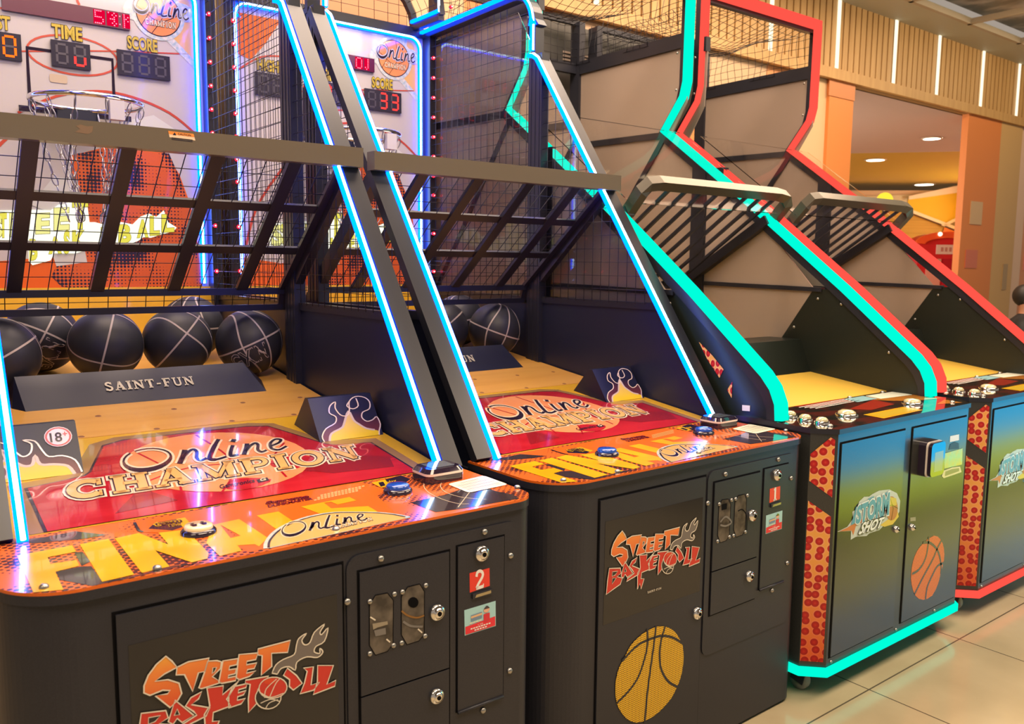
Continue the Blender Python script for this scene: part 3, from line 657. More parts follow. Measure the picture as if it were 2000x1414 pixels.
        cap.build('button_cap', bt)
    # card reader
    g = MB(); rc = W_([(730,300),(1135,180),(1365,290),(925,390)]); cxr = sum(q_[0] for q_ in rc)/4; cyr = sum(q_[1] for q_ in rc)/4
    cxr, cyr = 1.02, .275
    def rr(s_, r=.018, dx=0, dy=0): return [(a, b_) for a, b_ in rrect(cxr-.058*s_, cyr-.045*s_, cxr+.058*s_, cyr+.045*s_, r)]
    g.prism(rr(1), top(zt), .0, .020, M_INK); g.prism(rr(1.005), top(zt), .020, .026, mat('reader_band', (.75, .68, .64), .3))
    lo = rr(1.0); hi = rr(.86); n = len(lo)
    g.add([(a, b_, zt+.026) for a, b_ in lo]+[(a, b_, zt+.037) for a, b_ in hi], [(i, (i+1) % n, n+(i+1) % n, n+i) for i in range(n)], M_INK, True)
    g.poly(hi, top(zt+.037), M_INK)
    rd = g.build('card_reader', root)
    g = MB(); g.poly([(cxr-.036, cyr-.028), (cxr+.036, cyr-.028), (cxr+.036, cyr+.028), (cxr-.036, cyr+.028)], top(zt+.0378), M_SCREEN); g.build('reader_screen', rd)
    for q_ in ((86, 1149), (307, 1112), (656, 1036), (1018, 952)):
        a, b_ = tA(*q_); screw(root, a, b_, zt+.0015, 'top', r=.008)
    # lane -----------------------------------------------------------
    b = MB(); xl, xr = .035, 1.095
    for ya, yb, m_ in ((.30, .968, M_LANEY), (.972, 2.27, M_LANE)):
        b.add([(xl, ya, lz(ya)), (xr, ya, lz(ya)), (xr, yb, lz(yb)), (xl, yb, lz(yb)), (xl, ya, lz(ya)-.02), (xr, ya, lz(ya)-.02), (xr, yb, lz(yb)-.02), (xl, yb, lz(yb)-.02)],
              [(0, 1, 2, 3), (4, 7, 6, 5), (0, 4, 5, 1), (1, 5, 6, 2), (2, 6, 7, 3), (3, 7, 4, 0)], m_)
    b.poly([(xl, .968), (xr, .968), (xr, .972), (xl, .972)], lane, M_REDD, -.001)
    ln = b.build('lane', root)
    g = MB(); g.eps = .0005
    outer = [(.085, .362), (.085, .668), (.225, .695), (.305, .905), (.375, .945), (.755, .945), (.825, .915), (.905, .70), (.985, .68), (1.045, .665), (1.045, .362)]
    inner = [(.115, .362), (.115, .635), (.245, .668), (.262, .69), (.332, .885), (.39, .915), (.74, .915), (.80, .895), (.888, .672), (.91, .655), (1.015, .635), (1.015, .362)]
    g.poly(outer, lane, M_TAN, .001); inn2 = [(x*.985+.0085, y*.985+.0055) for x, y in inner]
    g.poly(inner, lane, M_INK, .0016); g.poly(inn2, lane, M_RED, .0022)
    g.poly([(.60, .60), (.74, .64), (1.0, .50), (.97, .42), (.80, .44)], lane, M_REDD, .0026)
    g.poly([(.26, .40), (.40, .42), (.36, .50), (.42, .56), (.40, .62)], lane, M_REDD, .0026)
    cxb, cyb = .575, .655; circ = [(cxb+.235*math.cos(R(t)), cyb+.235*math.sin(R(t))) for t in range(0, 360, 12)]
    circ = [(x, min(.905, max(.375, y))) for x, y in circ]
    g.poly(circ, lane, M_BALLO, .0030)
    for s_ in ([(.36, .56), (.48, .62), (.62, .60), (.78, .52)], [(.50, .42), (.56, .52), (.60, .66), (.58, .88)], [(.42, .46), (.44, .60), (.40, .78)], [(.68, .46), (.70, .60), (.78, .72)]):
        g.stroke(smooth(s_), .006, lane, M_RED, .0034)
    g.poly(smooth([(.70, .50), (.80, .56), (.76, .62), (.68, .58)], 3, True), lane, M_RED, .0034); g.poly(smooth([(.52, .44), (.58, .42), (.64, .46), (.56, .50)], 3, True), lane, M_RED, .0034)
    g.eps = .0006
    lA = lambda u, v: hitlane(u, v, PA)
    T6 = lambda pts: tr(pts, 60, 820, 4.762, lA)
    qa = T6([(810,370)])[0]; qb = lA(558, 861); qc = lA(566, 878); qd = T6([(830,530)])[0]
    online(g, (lA(228, 880), lA(552, 849), lA(562, 882), lA(238, 932)), lane, M_INK, .0050, M_CREAM, .11)
    serif(g, 'CHAMPION', (lA(128, 946), lA(688, 872), lA(706, 897), lA(134, 981)), lane, M_GOLD, .0050, [(.07, M_INK), (.19, M_CREAM)], .1)
    g.text('Gamtronics', (lA(428, 950), lA(496, 938), lA(498, 945), lA(430, 958)), lane, M_INK, .0045, .01)
    kq = [lA(501, 940), lA(522, 935), lA(526, 941), lA(505, 946)]; g.poly(kq, lane, M_INK, .0040); g.text('G', (lA(507, 938.5), lA(518, 936), lA(520, 941), lA(509, 944)), lane, M_CREAM, .0050, .02)
    g.build('lane_artwork', ln)
    for (x, y) in [(.10, .985), (.30, .985), (.50, .985), (.72, .985), (.92, .985)]+[(.14, 1.17), (.38, 1.17), (.60, 1.17), (.82, 1.17), (1.02, 1.17)]:
        g = MB(); g.lathe([(.009, 0), (.006, .0012)], lane(x, y, 0), (0, -.12, 1), mat('lane_screw', (.22, .09, .03), .4), 10); g.build('lane_screw', ln)
    # ball stop ------------------------------------------------------
    b = MB(); z = lambda y: lz(y)
    ya, yb = 1.285, 1.44
    P_ = [(.20, ya), (.945, ya), (.985, 1.33), (.985, yb), (.165, yb), (.165, 1.33)]
    bot = [(.205, ya, z(ya)), (.945, ya, z(ya)), (.945, yb, z(yb)), (.205, yb, z(yb))]
    topp = [(.165, 1.385, z(1.385)+.075), (.90, 1.385, z(1.385)+.075)]
    b.add([(.175, 1.33, z(1.33)), (.205, ya, z(ya)), (.945, ya, z(ya)), (.985, yb, z(yb)), (.165, yb, z(yb)), (.19, 1.375, z(1.375)+.085), (.895, 1.375, z(1.375)+.085)],
          [(1, 2, 6, 5), (0, 1, 5), (2, 3, 6), (0, 5, 4), (4, 5, 6, 3), (0, 4, 3, 2, 1)], M_WEDGE)
    bs = b.build('ball_stop', root)
    g = MB(); fA = lambda a, b_, h=0: Vector((.205+.73*a-.012*b_, ya-.002-h+(.088)*b_, z(ya)+.095*b_+h))
    serif(g, 'SAINT-FUN', ((.32, .66), (.70, .66), (.70, .40), (.32, .40)), fA, mat('saint_gold', (.50, .47, .36), .3), .001, None, .14)
    g.build('maker_lettering', bs)
    # flame blocks beside the playfield ------------------------------
    for side_ in (-1, 1):
        if side_ > 0: ax0, ax1 = .878, 1.085
        else: ax0, ax1 = .045, .252
        y0_ = .692; b = MB(); zb = lz(y0_); h_ = .118
        prof = [(y0_, zb), (y0_+.085, zb+h_), (y0_+.105, zb+h_), (y0_+.19, lz(y0_+.19))]
        cut = .045 if side_ > 0 else -.0
        vs = []
        for (yy, zz) in prof: vs.append((ax0-(0 if zz < zb+.1 else .0), yy, zz))
        for (yy, zz) in prof: vs.append((ax1, yy, zz))
        b.add(vs, [(0, 4, 5, 1), (1, 5, 6, 2), (2, 6, 7, 3), (0, 1, 2, 3), (4, 7, 6, 5)], M_WEDGE)
        fb = b.build('flame_block', root)
        g = MB(); g.eps = .0004
        nrm = Vector((0, -h_, .085)).normalized()
        def ff(a, b_, h=0, ax0=ax0, ax1=ax1): return Vector((ax0+(ax1-ax0)*a, y0_+.085*b_, zb+h_*b_))+nrm*(h+.0006)
        sx = (lambda x: x) if side_ > 0 else (lambda x: 1-x)
        M_FY = hgrad('flame_yellow', [(0, (.85, .60, .02)), (.6, (.72, .50, .12)), (1, (.55, .45, .35))], .985, 1.06)
        M_FG = hgrad('flame_glow', [(0, (.16, .03, .03)), (1, (.012, .012, .03))], .985, 1.05)
        if side_ > 0:
            outer_ = [(.06, .0), (.05, .12), (.14, .28), (.30, .38), (.34, .52), (.26, .62), (.30, .78), (.40, .86), (.37, .72), (.42, .55), (.52, .52), (.58, .64), (.62, .84), (.74, .94), (.88, .90), (.94, .78), (.90, .62), (.78, .56), (.74, .44), (.80, .34), (.90, .36), (.98, .42), (1.0, .24), (.95, .10), (.93, .0)]
        else:
            outer_ = [(1.0-.02, .02), (.93, .25), (.80, .36), (.66, .37), (.60, .50), (.54, .68), (.42, .72), (.50, .64), (.48, .48), (.40, .42), (.33, .52), (.26, .66), (.14, .74), (.0, .72)]
        so = smooth(outer_, 3)
        if side_ > 0:
            g.poly(so, ff, M_FG, .0004); g.stroke(so, .02, ff, M_CREAM, .0016)
            inn_ = smooth([(.14, .0), (.20, .16), (.38, .26), (.44, .36), (.56, .62), (.60, .40), (.66, .30), (.76, .18), (.93, .10), (.93, .0)], 3)
            g.poly(inn_, ff, M_FY, .0010); g.stroke(inn_[:-4], .035, ff, mat('flame_pale', (.62, .50, .36), .3), .0012)
            k_ = smooth([(.62, .84), (.56, .74), (.64, .66), (.74, .72), (.74, .90)], 3); g.stroke(k_, .02, ff, M_CREAM, .0016)
        else:
            g.poly(so+[(0, 0), (.98, 0)], ff, M_FG, .0004); g.stroke(so, .02, ff, M_CREAM, .0016)
            inn_ = smooth([(.90, .0), (.84, .16), (.70, .22), (.56, .25), (.52, .42), (.48, .26), (.38, .26), (.28, .40), (.20, .58), (.22, .40), (.10, .34), (.22, .26), (.20, .08), (.0, .0)], 3)
            g.poly(inn_, ff, M_FY, .0010); g.stroke(inn_, .04, ff, mat('flame_pale', (.62, .50, .36), .3), .0012)
            k_ = smooth([(.04, .72), (.14, .62), (.12, .48), (.02, .46)], 3); g.stroke(k_, .02, ff, M_CREAM, .0016)
            if A:
                ci = [(.79+.15*math.cos(R(t)), .72+.19*math.sin(R(t))) for t in range(0, 360, 20)]
                g.poly(ci, ff, mat('age_white', (.80, .68, .62), .35), .0018)
                ci2 = [(.79+.13*math.cos(R(t)), .72+.165*math.sin(R(t))) for t in range(0, 360, 20)]
                g.stroke(ci2, .022, ff, mat('age_red', (.55, .10, .09), .35), .0022, True)
                g.text('18', ((.70, .80), (.83, .80), (.83, .62), (.70, .62)), ff, M_INK, .0024, .02); g.text('+', ((.84, .80), (.89, .80), (.89, .72), (.84, .72)), ff, mat('age_red', (.55, .10, .09), .35), .0024, .02)
        g.build('flame_print', fb)
    # side panels ----------------------------------------------------
    for sgn, xi in ((-1, .018), (1, MW-.018)):
        b = MB(); pts = [(.34, .938), (.62, 1.338), (2.34, 1.338), (2.34, .80), (.34, .80)]
        b.prism(pts, (lambda a, b_, h=0, xi=xi: Vector((xi+h, a, b_))), -.008, .008, M_SIDE)
        b.box((xi-.014, .62, 1.325), (xi+.014, 2.30, 1.352), M_FRAME)
        b.build('side_panel', root)
        # slanted post, vertical posts and hoop frame
        b = MB(); xo = .028 if sgn < 0 else MW-.028; xw = .056
        b.bar((xo, .335, .938), (xo, 1.375, 2.405), xw, .030, M_FRAME)
        b.build('slanted_post', root)
        b = MB(); b.box((xo-.022, 1.345, .90), (xo+.022, 1.435, 2.42), M_FRAME)
        for yy in (1.362, 1.39, 1.418): b.box((xo-.024, yy-.004, .95), (xo+.024, yy+.004, 2.40), M_FRAME)
        b.box((xo-.022, 2.25, .90), (xo+.022, 2.35, 2.70), M_FRAME)
        b.build('upright_posts', root)
        arcp = [(xo, 1.40, 2.40), (xo, 1.40, 2.54)]+[(xo, y, z_) for y, z_ in arc(1.55, 2.54, .15, 180, 90, 8)]+[(xo, 2.33, 2.675)]
        b = MB(); b.sweep(arcp, .05, .022, M_FRAME); b.build('top_hoop', root)
        # blue light strips
        lx = .072 if sgn < 0 else MW-.072
        b = MB(); pth = [(lx, .322, .938), (lx, 1.352, 2.389), (lx, 1.385, 2.41), (lx, 1.41, 2.412)]
        b.sweep(pth, .020, .014, M_BLUH, off=(0, 0)); b.tube([(a-.000, y-.010, z_+.006) for a, y, z_ in pth], .0048, M_BLUC, 6)
        b.build('light_strip', root)
        b = MB(); pth = [(lx, 1.388, 2.43), (lx, 1.388, 2.54)]+[(lx, y, z_) for y, z_ in arc(1.55, 2.54, .162, 180, 90, 8)]+[(lx, 2.30, 2.688)]
        b.sweep(pth, .018, .012, M_BLUH); b.tube([(a, y-.008, z_+.003) for a, y, z_ in pth], .0045, M_BLUC, 6)
        b.build('light_strip', root)
        # wire meshes
        wx = .040 if sgn < 0 else MW-.040; r_ = .0014
        b = MB()
        y = .66
        while y < 1.34: b.tube([(wx, y, 1.345), (wx, y, min(2.38, slant(y)-.01))], r_, M_WIRE, 4); y += .05
        z_ = 1.40
        while z_ < 2.36: b.tube([(wx, .345+(z_-.945)/1.409, z_), (wx, 1.35, z_)], r_, M_WIRE, 4); z_ += .055
        b.build('front_wire_mesh', root)
        b = MB(); y = 1.46
        while y < 2.28: b.tube([(wx, y, 1.345), (wx, y, 2.66 if y > 1.56 else 2.60)], r_, M_WIRE, 4); y += .05
        z_ = 1.40
        while z_ < 2.66: b.tube([(wx, 1.42, z_), (wx, 2.27, z_)], r_, M_WIRE, 4); z_ += .055
        b.build('rear_wire_mesh', root)
        if sgn > 0 and not A:
            b = MB(); b.box((MW-.014, .75, 1.36), (MW-.010, 2.26, 1.37), M_GLASS)
            b.v = []; b.f = []; b.mi = []; b.sm = []
            pts = [(.66, 1.355), (1.34, 2.31), (1.44, 2.45), (1.56, 2.64), (2.27, 2.65), (2.27, 1.355)]
            b.prism(pts, sideR(MW-.016), 0, .003, M_GLASS); b.build('clear_side_pane', root)
    # front grate ----------------------------------------------------
    g = thing('x', 'x', 'x'); bpy.data.objects.remove(g)
    b = MB(); b.box((-.002, .895, 1.800), (MW+.002, .945, 1.860), M_BAR)
    if A:
        fB = mk(PA, 1, .895)
        q = [fB(328.3, 255.6), fB(378, 261.5), fB(381.5, 274.5), fB(331, 268)]
        b.poly(q, fr(.895), mat('caution_cream', (.80, .62, .42), .4), .0006)
        b.poly([q[0], q[1], tuple((q[1][i]+q[2][i])/2 for i in (0, 1)), tuple((q[0][i]+q[3][i])/2 for i in (0, 1))], fr(.895), mat('caution_orange', (.80, .28, .05), .4), .0010)
        b.text('CAUTION', tuple(fB(*t) for t in ((347, 259.5), (372, 262.5), (373, 266.5), (348, 263.5))), fr(.895), M_INK, .0014, .01)
        b.poly([fB(337, 263.5), fB(341, 258.5), fB(344, 264.5)], fr(.895), M_INK, .0014)
        for k in range(2): b.poly([fB(335, 268.2+k*3), fB(376, 273+k*3), fB(376, 274.2+k*3), fB(335, 269.5+k*3)], fr(.895), M_INK, .0012)
        b.poly([fB(*t) for t in ((148, 246), (158, 243), (170, 247), (182, 246), (180, 258), (172, 262), (146, 258), (156, 252))], fr(.895), mat('bar_scuff', (.20, .13, .08), .5, .2), .0006)
    b.build('grate_top_bar', root)
    gp = lambda t: (.93+.51*t, 1.81-.41*t)     # y, z down the grate
    b = MB()
    for x, w_ in ((.045, .05), (.21, .04), (.445, .04), (.685, .04), (.92, .04), (1.085, .05)):
        y0_, z0_ = gp(0); y1_, z1_ = gp(1); b.bar((x, y0_, z0_), (x, y1_, z1_), w_, .014, M_FRAME)
    for t in (.33, .66):
        y_, z_ = gp(t); b.bar((.03, y_+.004, z_), (1.10, y_+.004, z_), .036, .008, M_FRAME, (0, .78, -.63))
    b.bar((.02, 1.445, 1.392), (1.11, 1.445, 1.392), .024, .024, M_FRAME); b.bar((.02, 1.46, 1.332), (1.11, 1.46, 1.332), .022, .022, M_FRAME)
    for x in (.045, 1.085): b.bar((x, 1.44, 1.40), (x, 1.46, 1.33), .05, .014, M_FRAME)
    for x in (.03, 1.10): b.bar((x, .95, 1.79), (x, 1.47, 1.345), .03, .05, M_FRAME)
    b.build('grate_frame', root)
    b = MB(); x = .068
    while x < 1.08:
        b.tube([(x, *gp(0)), (x, *gp(1)), (x, 1.46, 1.335)], .0016, M_WIRE, 4); x += .0588
    for t in [i/9 for i in range(1, 9) if i not in (3, 6)]: b.tube([(.03, *gp(t)), (1.10, *gp(t))], .0016, M_WIRE, 4)
    b.tube([(.03, 1.452, 1.362), (1.10, 1.452, 1.362)], .0016, M_WIRE, 4)
    b.build('grate_wires', root)
    b = MB(); b.add([(.03, 2.27, lz(2.27)), (MW-.03, 2.27, lz(2.27)), (MW-.03, 2.315, 1.385), (.03, 2.315, 1.385)], [(0, 1, 2, 3)], M_LANEY); b.prism([(2.262, 1.15), (2.30, 1.385), (2.315, 1.385), (2.285, 1.15)], (lambda a, b_, h=0: Vector((.03+h, a, b_))), 0, MW-.06, M_LANEY); b.build('lane_back_ramp', root)
    # backboard ------------------------------------------------------
    b = MB(); b.box((.035, BBY, 1.385), (MW-.035, BBY+.03, 2.70), M_BBOARD)
    bb = b.build('backboard', root)
    b = MB(); b.box((.035, BBY-.02, 2.665), (MW-.035, BBY+.04, 2.71), M_FRAME); b.build('backboard_rail', root)
    G = fr(BBY); bA = mk(PA, 1, BBY); g = MB(); g.eps = .0010
    M_BRED = mat('court_red', (.50, .07, .04), .25, coat=.3); M_BOR = mat('burst_orange', (.72, .13, .02), .22, coat=.3)
    M_BHALF = dots('burst_halftone', (.62, .12, .03), (.03, .02, .04), 70, .40, 7, .22, .25, rot=(1.5708, 0, 0), coat=.3)
    M_WHALF = dots('burst_halftone_white', (.60, .62, .60), (.03, .03, .05), 55, .34, 6, .16, .25, rot=(1.5708, 0, 0), coat=.3)
    cc = [bA(20+0, 150)[0], 0]
    g.stroke(smooth([bA(*t) for t in ((32, 100), (100, 100), (215, 100), (375, 106))]), .006, G, M_BRED, .0012)
    ell = [(.60+.165*math.cos(R(t)), 2.33+.075*math.sin(R(t))) for t in range(0, 360, 12)]; g.stroke([(x-.03, z_-.01) for x, z_ in ell], .008, G, M_BRED, .0012, True)
    g.stroke(smooth([bA(*t) for t in ((35, 220), (110, 188), (190, 178), (260, 190), (330, 220), (378, 258))]), .010, G, M_BRED, .0014)
    g.stroke([bA(150, 0), bA(155, 10)], .010, G, M_BRED, .0012)
    sqp = [bA(55, 87), bA(218, 110), bA(225, 205), bA(60, 200)]; sqx0, sqx1, sqz1, sqz0 = .405, .715, 2.325, 2.10
    g.stroke([(sqx0, sqz0), (sqx0, sqz1), (sqx1, sqz1), (sqx1, sqz0)], .014, G, M_INK, .0018)
    g.poly([(x, z_) for x, z_ in rrect(*bA(97, 160), *bA(131, 148), .008)], G, mat('tape_stain', (.50, .40, .28), .4), .0022)
    C7 = lambda pts: tr(pts, 0, 350, 4.762, bA)
    # orange burst with halftone, lower orange band
    g.poly([bA(135, 305), bA(215, 285), bA(265, 275), bA(320, 295), bA(350, 340), bA(372, 400), bA(385, 470), bA(395, 560)]+[(1.05, 1.38), (.08, 1.38), (.08, 1.52)]+[bA(0, 510), bA(60, 505), bA(130, 480), bA(150, 400)], G, M_BOR, .0016)
    g.poly([bA(150, 300), bA(215, 290), bA(330, 300), bA(352, 350), bA(375, 420), bA(388, 500), bA(392, 560), bA(250, 575), bA(120, 560), bA(100, 540), bA(130, 480), bA(160, 400)], G, M_BHALF, .0020)
    g.poly([bA(250, 235), bA(300, 225), bA(345, 255), bA(350, 300), bA(300, 290), bA(240, 275)], G, M_WHALF, .0018)
    g.poly([bA(60, 400), bA(105, 345), bA(150, 350), bA(160, 400), bA(110, 420)], G, M_WHALF, .0018)
    g.poly([bA(100, 490), bA(165, 485), bA(170, 512), bA(110, 520)], G, M_WHALF, .0022)
    # left part, mostly hidden, mirrors the burst
    g.poly([(.08, 2.62), (.30, 2.62), (.22, 2.50), (.15, 2.42), (.08, 2.44)], G, M_BOR, .0016)
    g.stroke(smooth([(.08, 2.36), (.20, 2.44), (.33, 2.46)]), .008, G, M_BRED, .0012); g.stroke(smooth([(.10, 1.55), (.16, 1.75), (.30, 1.95), (.40, 2.04)]), .012, G, M_BRED, .0012)
    # holographic round badge
    cxl, czl = .905, 2.54
    g.poly([(.955, 2.66), (1.055, 2.66), (1.055, 2.33), (.93, 2.44)], G, M_HOLO, .0012)
    g.poly([(.985, 2.655), (1.050, 2.655), (1.050, 2.37), (.965, 2.45)], G, M_GOLD, .0016)
    g.poly([(cxl+.108*math.cos(R(t)), czl+.108*math.sin(R(t))) for t in range(0, 360, 12)], G, M_HOLO, .0024)
    hz = [(.785, 2.50), (.80, 2.585), (1.02, 2.600), (1.035, 2.53)]
    g.poly(smooth(hz, 4, True), G, M_HOLO, .0022)
    g.poly([(cxl+.092*math.cos(R(t)), czl+.092*math.sin(R(t))) for t in range(0, 360, 12)], G, M_INK, .0030)
    g.poly([(cxl+.088*math.cos(R(t)), czl+.088*math.sin(R(t))) for t in range(0, 360, 12)], G, M_BALLO, .0036)
    for s_ in ([(cxl-.085, czl+.02), (cxl, czl-.03), (cxl+.085, czl+.01)], [(cxl-.03, czl-.083), (cxl+.02, czl), (cxl+.01, czl+.086)], [(cxl-.07, czl-.055), (cxl-.03, czl+.02), (cxl-.05, czl+.07)]):
        g.stroke(smooth(s_), .0025, G, M_INK, .0040)
    online(g, ((.80, 2.605), (1.03, 2.605), (1.03, 2.53), (.80, 2.53)), G, M_INK, .0056, mat('lilac_halo', (.55, .58, .72), .2), .12)
    serif(g, 'CHAMPION', ((.85, 2.515), (.975, 2.515), (.975, 2.49), (.85, 2.49)), G, M_CREAM, .0056, [(.12, M_INK)])
    # captions
    M_CAP = mat('caption_olive', (.50, .38, .04), .3)
    for st, a, b2 in (('TIME', .495, .605), ('SCORE', .775, .895), ('HIGHEST', .178, .352)):
        g.text(st, ((a, 2.432), (b2, 2.432), (b2, 2.378), (a, 2.378)), G, M_CAP, .0056, .035, 0, (.03,), (M_INK,))
    g.build('backboard_print', bb)
    # displays
    for nm, a, b2, dg, on in (('time_display', .488, .630, ' u' if A else '87', M_SEGR), ('score_display', .732, .942, '   ' if A else ' 33', M_SEGR), ('high_score_display', .165, .385, '880' if A else '   ', M_SEGO)):
        d = MB(); d.box((a, BBY-.012, 2.268), (b2, BBY-.001, 2.369), M_DISP)
        seven(d, a+.006, b2-.006, 2.268, 2.369, dg, on, fr(BBY-.012)); d.build(nm, bb)
    d = MB(); d.box((.327, BBY-.012, 2.452), (.787, BBY-.001, 2.518), M_BARR)
    tx = [('5', .655), ('i', .705), (':', .748), ('d', .765)] if A else [('8', .47), ('x', .60), ('0', .685), ('J', .735)]
    FD = fr(BBY-.012)
    for ch, x in tx:
        rows = MTX[ch]
        if ch != ':': d.poly([(x-.007, 2.457), (x+.0072*len(rows[0])+.001, 2.457), (x+.0072*len(rows[0])+.001, 2.513), (x-.007, 2.513)], FD, M_MAGR, .0006)
        for r_, row in enumerate(rows):
            for k, c_ in enumerate(row):
                if c_ == '1':
                    a, b2 = x+k*.0072, 2.509-r_*.0080; d.poly([(a-.0022, b2-.0022), (a+.0022, b2-.0022), (a+.0022, b2+.0022), (a-.0022, b2+.0022)], FD, M_DOTR, .0012)
    d.build('led_matrix_display', bb)
    # illuminated title on the backboard
    d = MB(); d.eps = .0008
    sg = C7([(-160,330),(0,292),(150,288),(300,285),(470,290),(540,238),(600,235),(680,182),(822,180),(812,260),(830,400),(880,400),(960,420),(1080,390),(1230,420),(1300,350),(1380,320),(1450,350),(1520,290),(1560,400),(1640,450),(1610,485),(1480,520),(1400,545),(1330,540),(1280,575),(1180,610),(1090,590),(930,620),(700,690),(560,690),(500,690),(470,755),(300,800),(265,760),(262,640),(140,580),(0,570),(-160,600)])
    d.poly(sg, G, M_SIGN, .0060)
    row1 = [('S', -140, 20, 330, 560), ('T', -5, 60, 320, 540), ('R', 85, 170, 315, 530), ('E', 330, 460, 320, 505), ('E', 500, 640, 270, 470), ('T', 670, 815, 200, 460)]
    row2 = [('B', 272, 345, 560, 750), ('A', 450, 570, 540, 690), ('S', 590, 645, 480, 690), ('K', 670, 790, 480, 650), ('E', 935, 1000, 450, 620), ('T', 1010, 1080, 420, 590), ('B', 1100, 1215, 425, 590), ('A', 1270, 1375, 380, 540), ('L', 1390, 1480, 345, 520), ('L', 1500, 1615, 330, 490)]
    for rw in (row1, row2):
        for ch, xa, xb, ya_, yb_ in rw:
            q = C7([(xa, ya_), (xb, ya_-6), (xb, yb_), (xa, yb_+6)])
            d.text(ch, q, G, M_SIGNL if rw is row1 and ch != 'T' else M_SIGNY, .0084, .045, 0, (.018,), (M_OLIVE,))
    d.build('illuminated_title', bb)
    # backboard light strip
    b = MB(); pth = [(.075, BBY-.012, 1.40), (.075, BBY-.012, 2.60)]+[(x, BBY-.012, z_) for x, z_ in arc(.135, 2.60, .06, 180, 90, 6)]+[(x, BBY-.012, z_) for x, z_ in arc(.995, 2.60, .06, 90, 0, 6)]+[(1.055, BBY-.012, 1.40)]
    b.sweep(pth, .012, .020, M_BLUH, side=(0, 1, 0)); b.tube([(a, y-.008, z_) for a, y, z_ in pth], .0045, M_BLUC, 6)
    b.build('backboard_light_strip', root)
    # red bulbs
    first = None
    for sx_ in (.040, 1.090):
        for k in range(12):
            if first is None:
                b = MB(); b.lathe([(.009, 0), (.009, .006)], (0, 0, 0), (0, -1, 0), M_INK, 10); b.sphere((0, -.012, 0), .0085, M_LRED, 10, 6); b.sphere((-.002, -.0195, 0), .0032, glow('lamp_core', (1, .7, .6), 5), 8, 5); first = b.build('red_bulb', root); o = first
            else: o = bpy.data.objects.new('red_bulb', first.data); C.objects.link(o); o.parent = root
            o.location = (sx_, 2.243, 1.455+.1*k)
    # header arch over the backboard
    hw = .46; ex = .565
    def harc(y, h_=.27, k=14): return [(ex-hw*math.cos(math.pi*t/k), y, 2.72+h_*math.sin(math.pi*t/k)) for t in range(k+1)]
    b = MB(); b.sweep(harc(2.32), .03, .03, M_FRAME, side=(0, 1, 0)); b.sweep(harc(2.06), .03, .03, M_FRAME, side=(0, 1, 0))
    for s_ in (-1, 1): b.bar((ex+s_*hw, 2.06, 2.72), (ex+s_*hw, 2.32, 2.72), .03, .05, M_FRAME)
    b.build('header_arch', root)
    b = MB(); pth = [(ex+hw-.02, 2.31, 2.735), (ex+hw-.02, 2.05, 2.735)]+[(x*.97+.017, 2.045, z_+.01) for x, y, z_ in harc(2.06)[::-1][1:]]
    b.tube(pth, .006, M_BLUC, 6); b.sweep(pth, .014, .014, M_BLUH, side=(0, 0, 1)); b.build('header_light_strip', root)
    b = MB()
    for k in range(1, 15):
        t = k/15; x = ex-hw*math.cos(math.pi*t); z_ = 2.72+.27*math.sin(math.pi*t); b.tube([(x, 2.06, z_), (x, 2.32, z_)], .0014, M_WIRE, 4); b.tube([(x, 2.32, 2.70), (x, 2.32, z_)], .0014, M_WIRE, 4)
    for yy in (2.11, 2.17, 2.23, 2.28): b.tube([(x, yy, z_) for x, y, z_ in harc(0)], .0014, M_WIRE, 4)
    for zz in (2.76, 2.81, 2.86, 2.91): 
        c_ = math.sqrt(max(0, 1-((zz-2.72)/.27)**2))*hw; b.tube([(ex-c_, 2.32, zz), (ex+c_, 2.32, zz)], .0014, M_WIRE, 4)
    b.build('header_wire_mesh', root)
    for k in range(9):
        t = (k+.5)/22; x = ex+(hw+.045)*math.cos(math.pi*t); z_ = 2.74+.30*math.sin(math.pi*t)
        o = bpy.data.objects.new('red_bulb', first.data); C.objects.link(o); o.parent = root; o.location = (x, 2.045, z_)
    # hoop -----------------------------------------------------------
    hc = Vector((.565, 2.075, 2.10)); hr = .195
    b = MB(); b.tube([(hc.x+hr*math.cos(R(t)), hc.y+hr*math.sin(R(t)), hc.z) for t in range(0, 360, 10)], .0095, M_CHROME, 10, True)
    hp = b.build('hoop', root)
    b = MB(); b.box((hc.x-.075, 2.255, 2.03), (hc.x+.075, BBY, 2.10), M_WEDGE); b.bar((.36, 2.29, 2.085), (.77, 2.29, 2.085), .022, .022, M_INK); b.build('hoop_bracket', root)
    b = MB(); b.box((hc.x+.035, hc.y-hr-.02, 2.015), (hc.x+.085, hc.y-hr+.012, 2.085), mat('sensor_white', (.62, .60, .60), .4)); b.build('ball_sensor', root)
    for k in range(12):
        a = R(30*k+8); ch = MB(); rr_ = [hr, hr*.98, hr*.80, hr*.62, hr*.58, hr*.5]
        tw = .28*(1 if k % 2 else -1); n = 10; prev = None
        for i in range(n):
            t = i/(n-1); r0 = hr*(1-.52*t**1.1); aa = a+tw*t; p0 = Vector((hc.x+r0*math.cos(aa), hc.y+r0*math.sin(aa), hc.z-.010-.40*t))
            t1 = (i+1)/(n-1); r1 = hr*(1-.52*t1**1.1); a1 = a+tw*t1; p1 = Vector((hc.x+r1*math.cos(a1), hc.y+r1*math.sin(a1), hc.z-.010-.40*t1))
            d = (p1-p0); L_ = d.length; d.normalize(); tang = Vector((-math.sin(aa), math.cos(aa), 0)); rad = Vector((math.cos(aa), math.sin(aa), 0))
            sd = tang if i % 2 else rad; mid = (p0+p1)/2
            pts = [mid+d*((L_/2+.001)*math.cos(q))*(1.0)+sd*(.0095*math.sin(q)) for q in [2*math.pi*u/10 for u in range(10)]]
            ch.tube(pts, .0022, M_STEEL, 5, True)
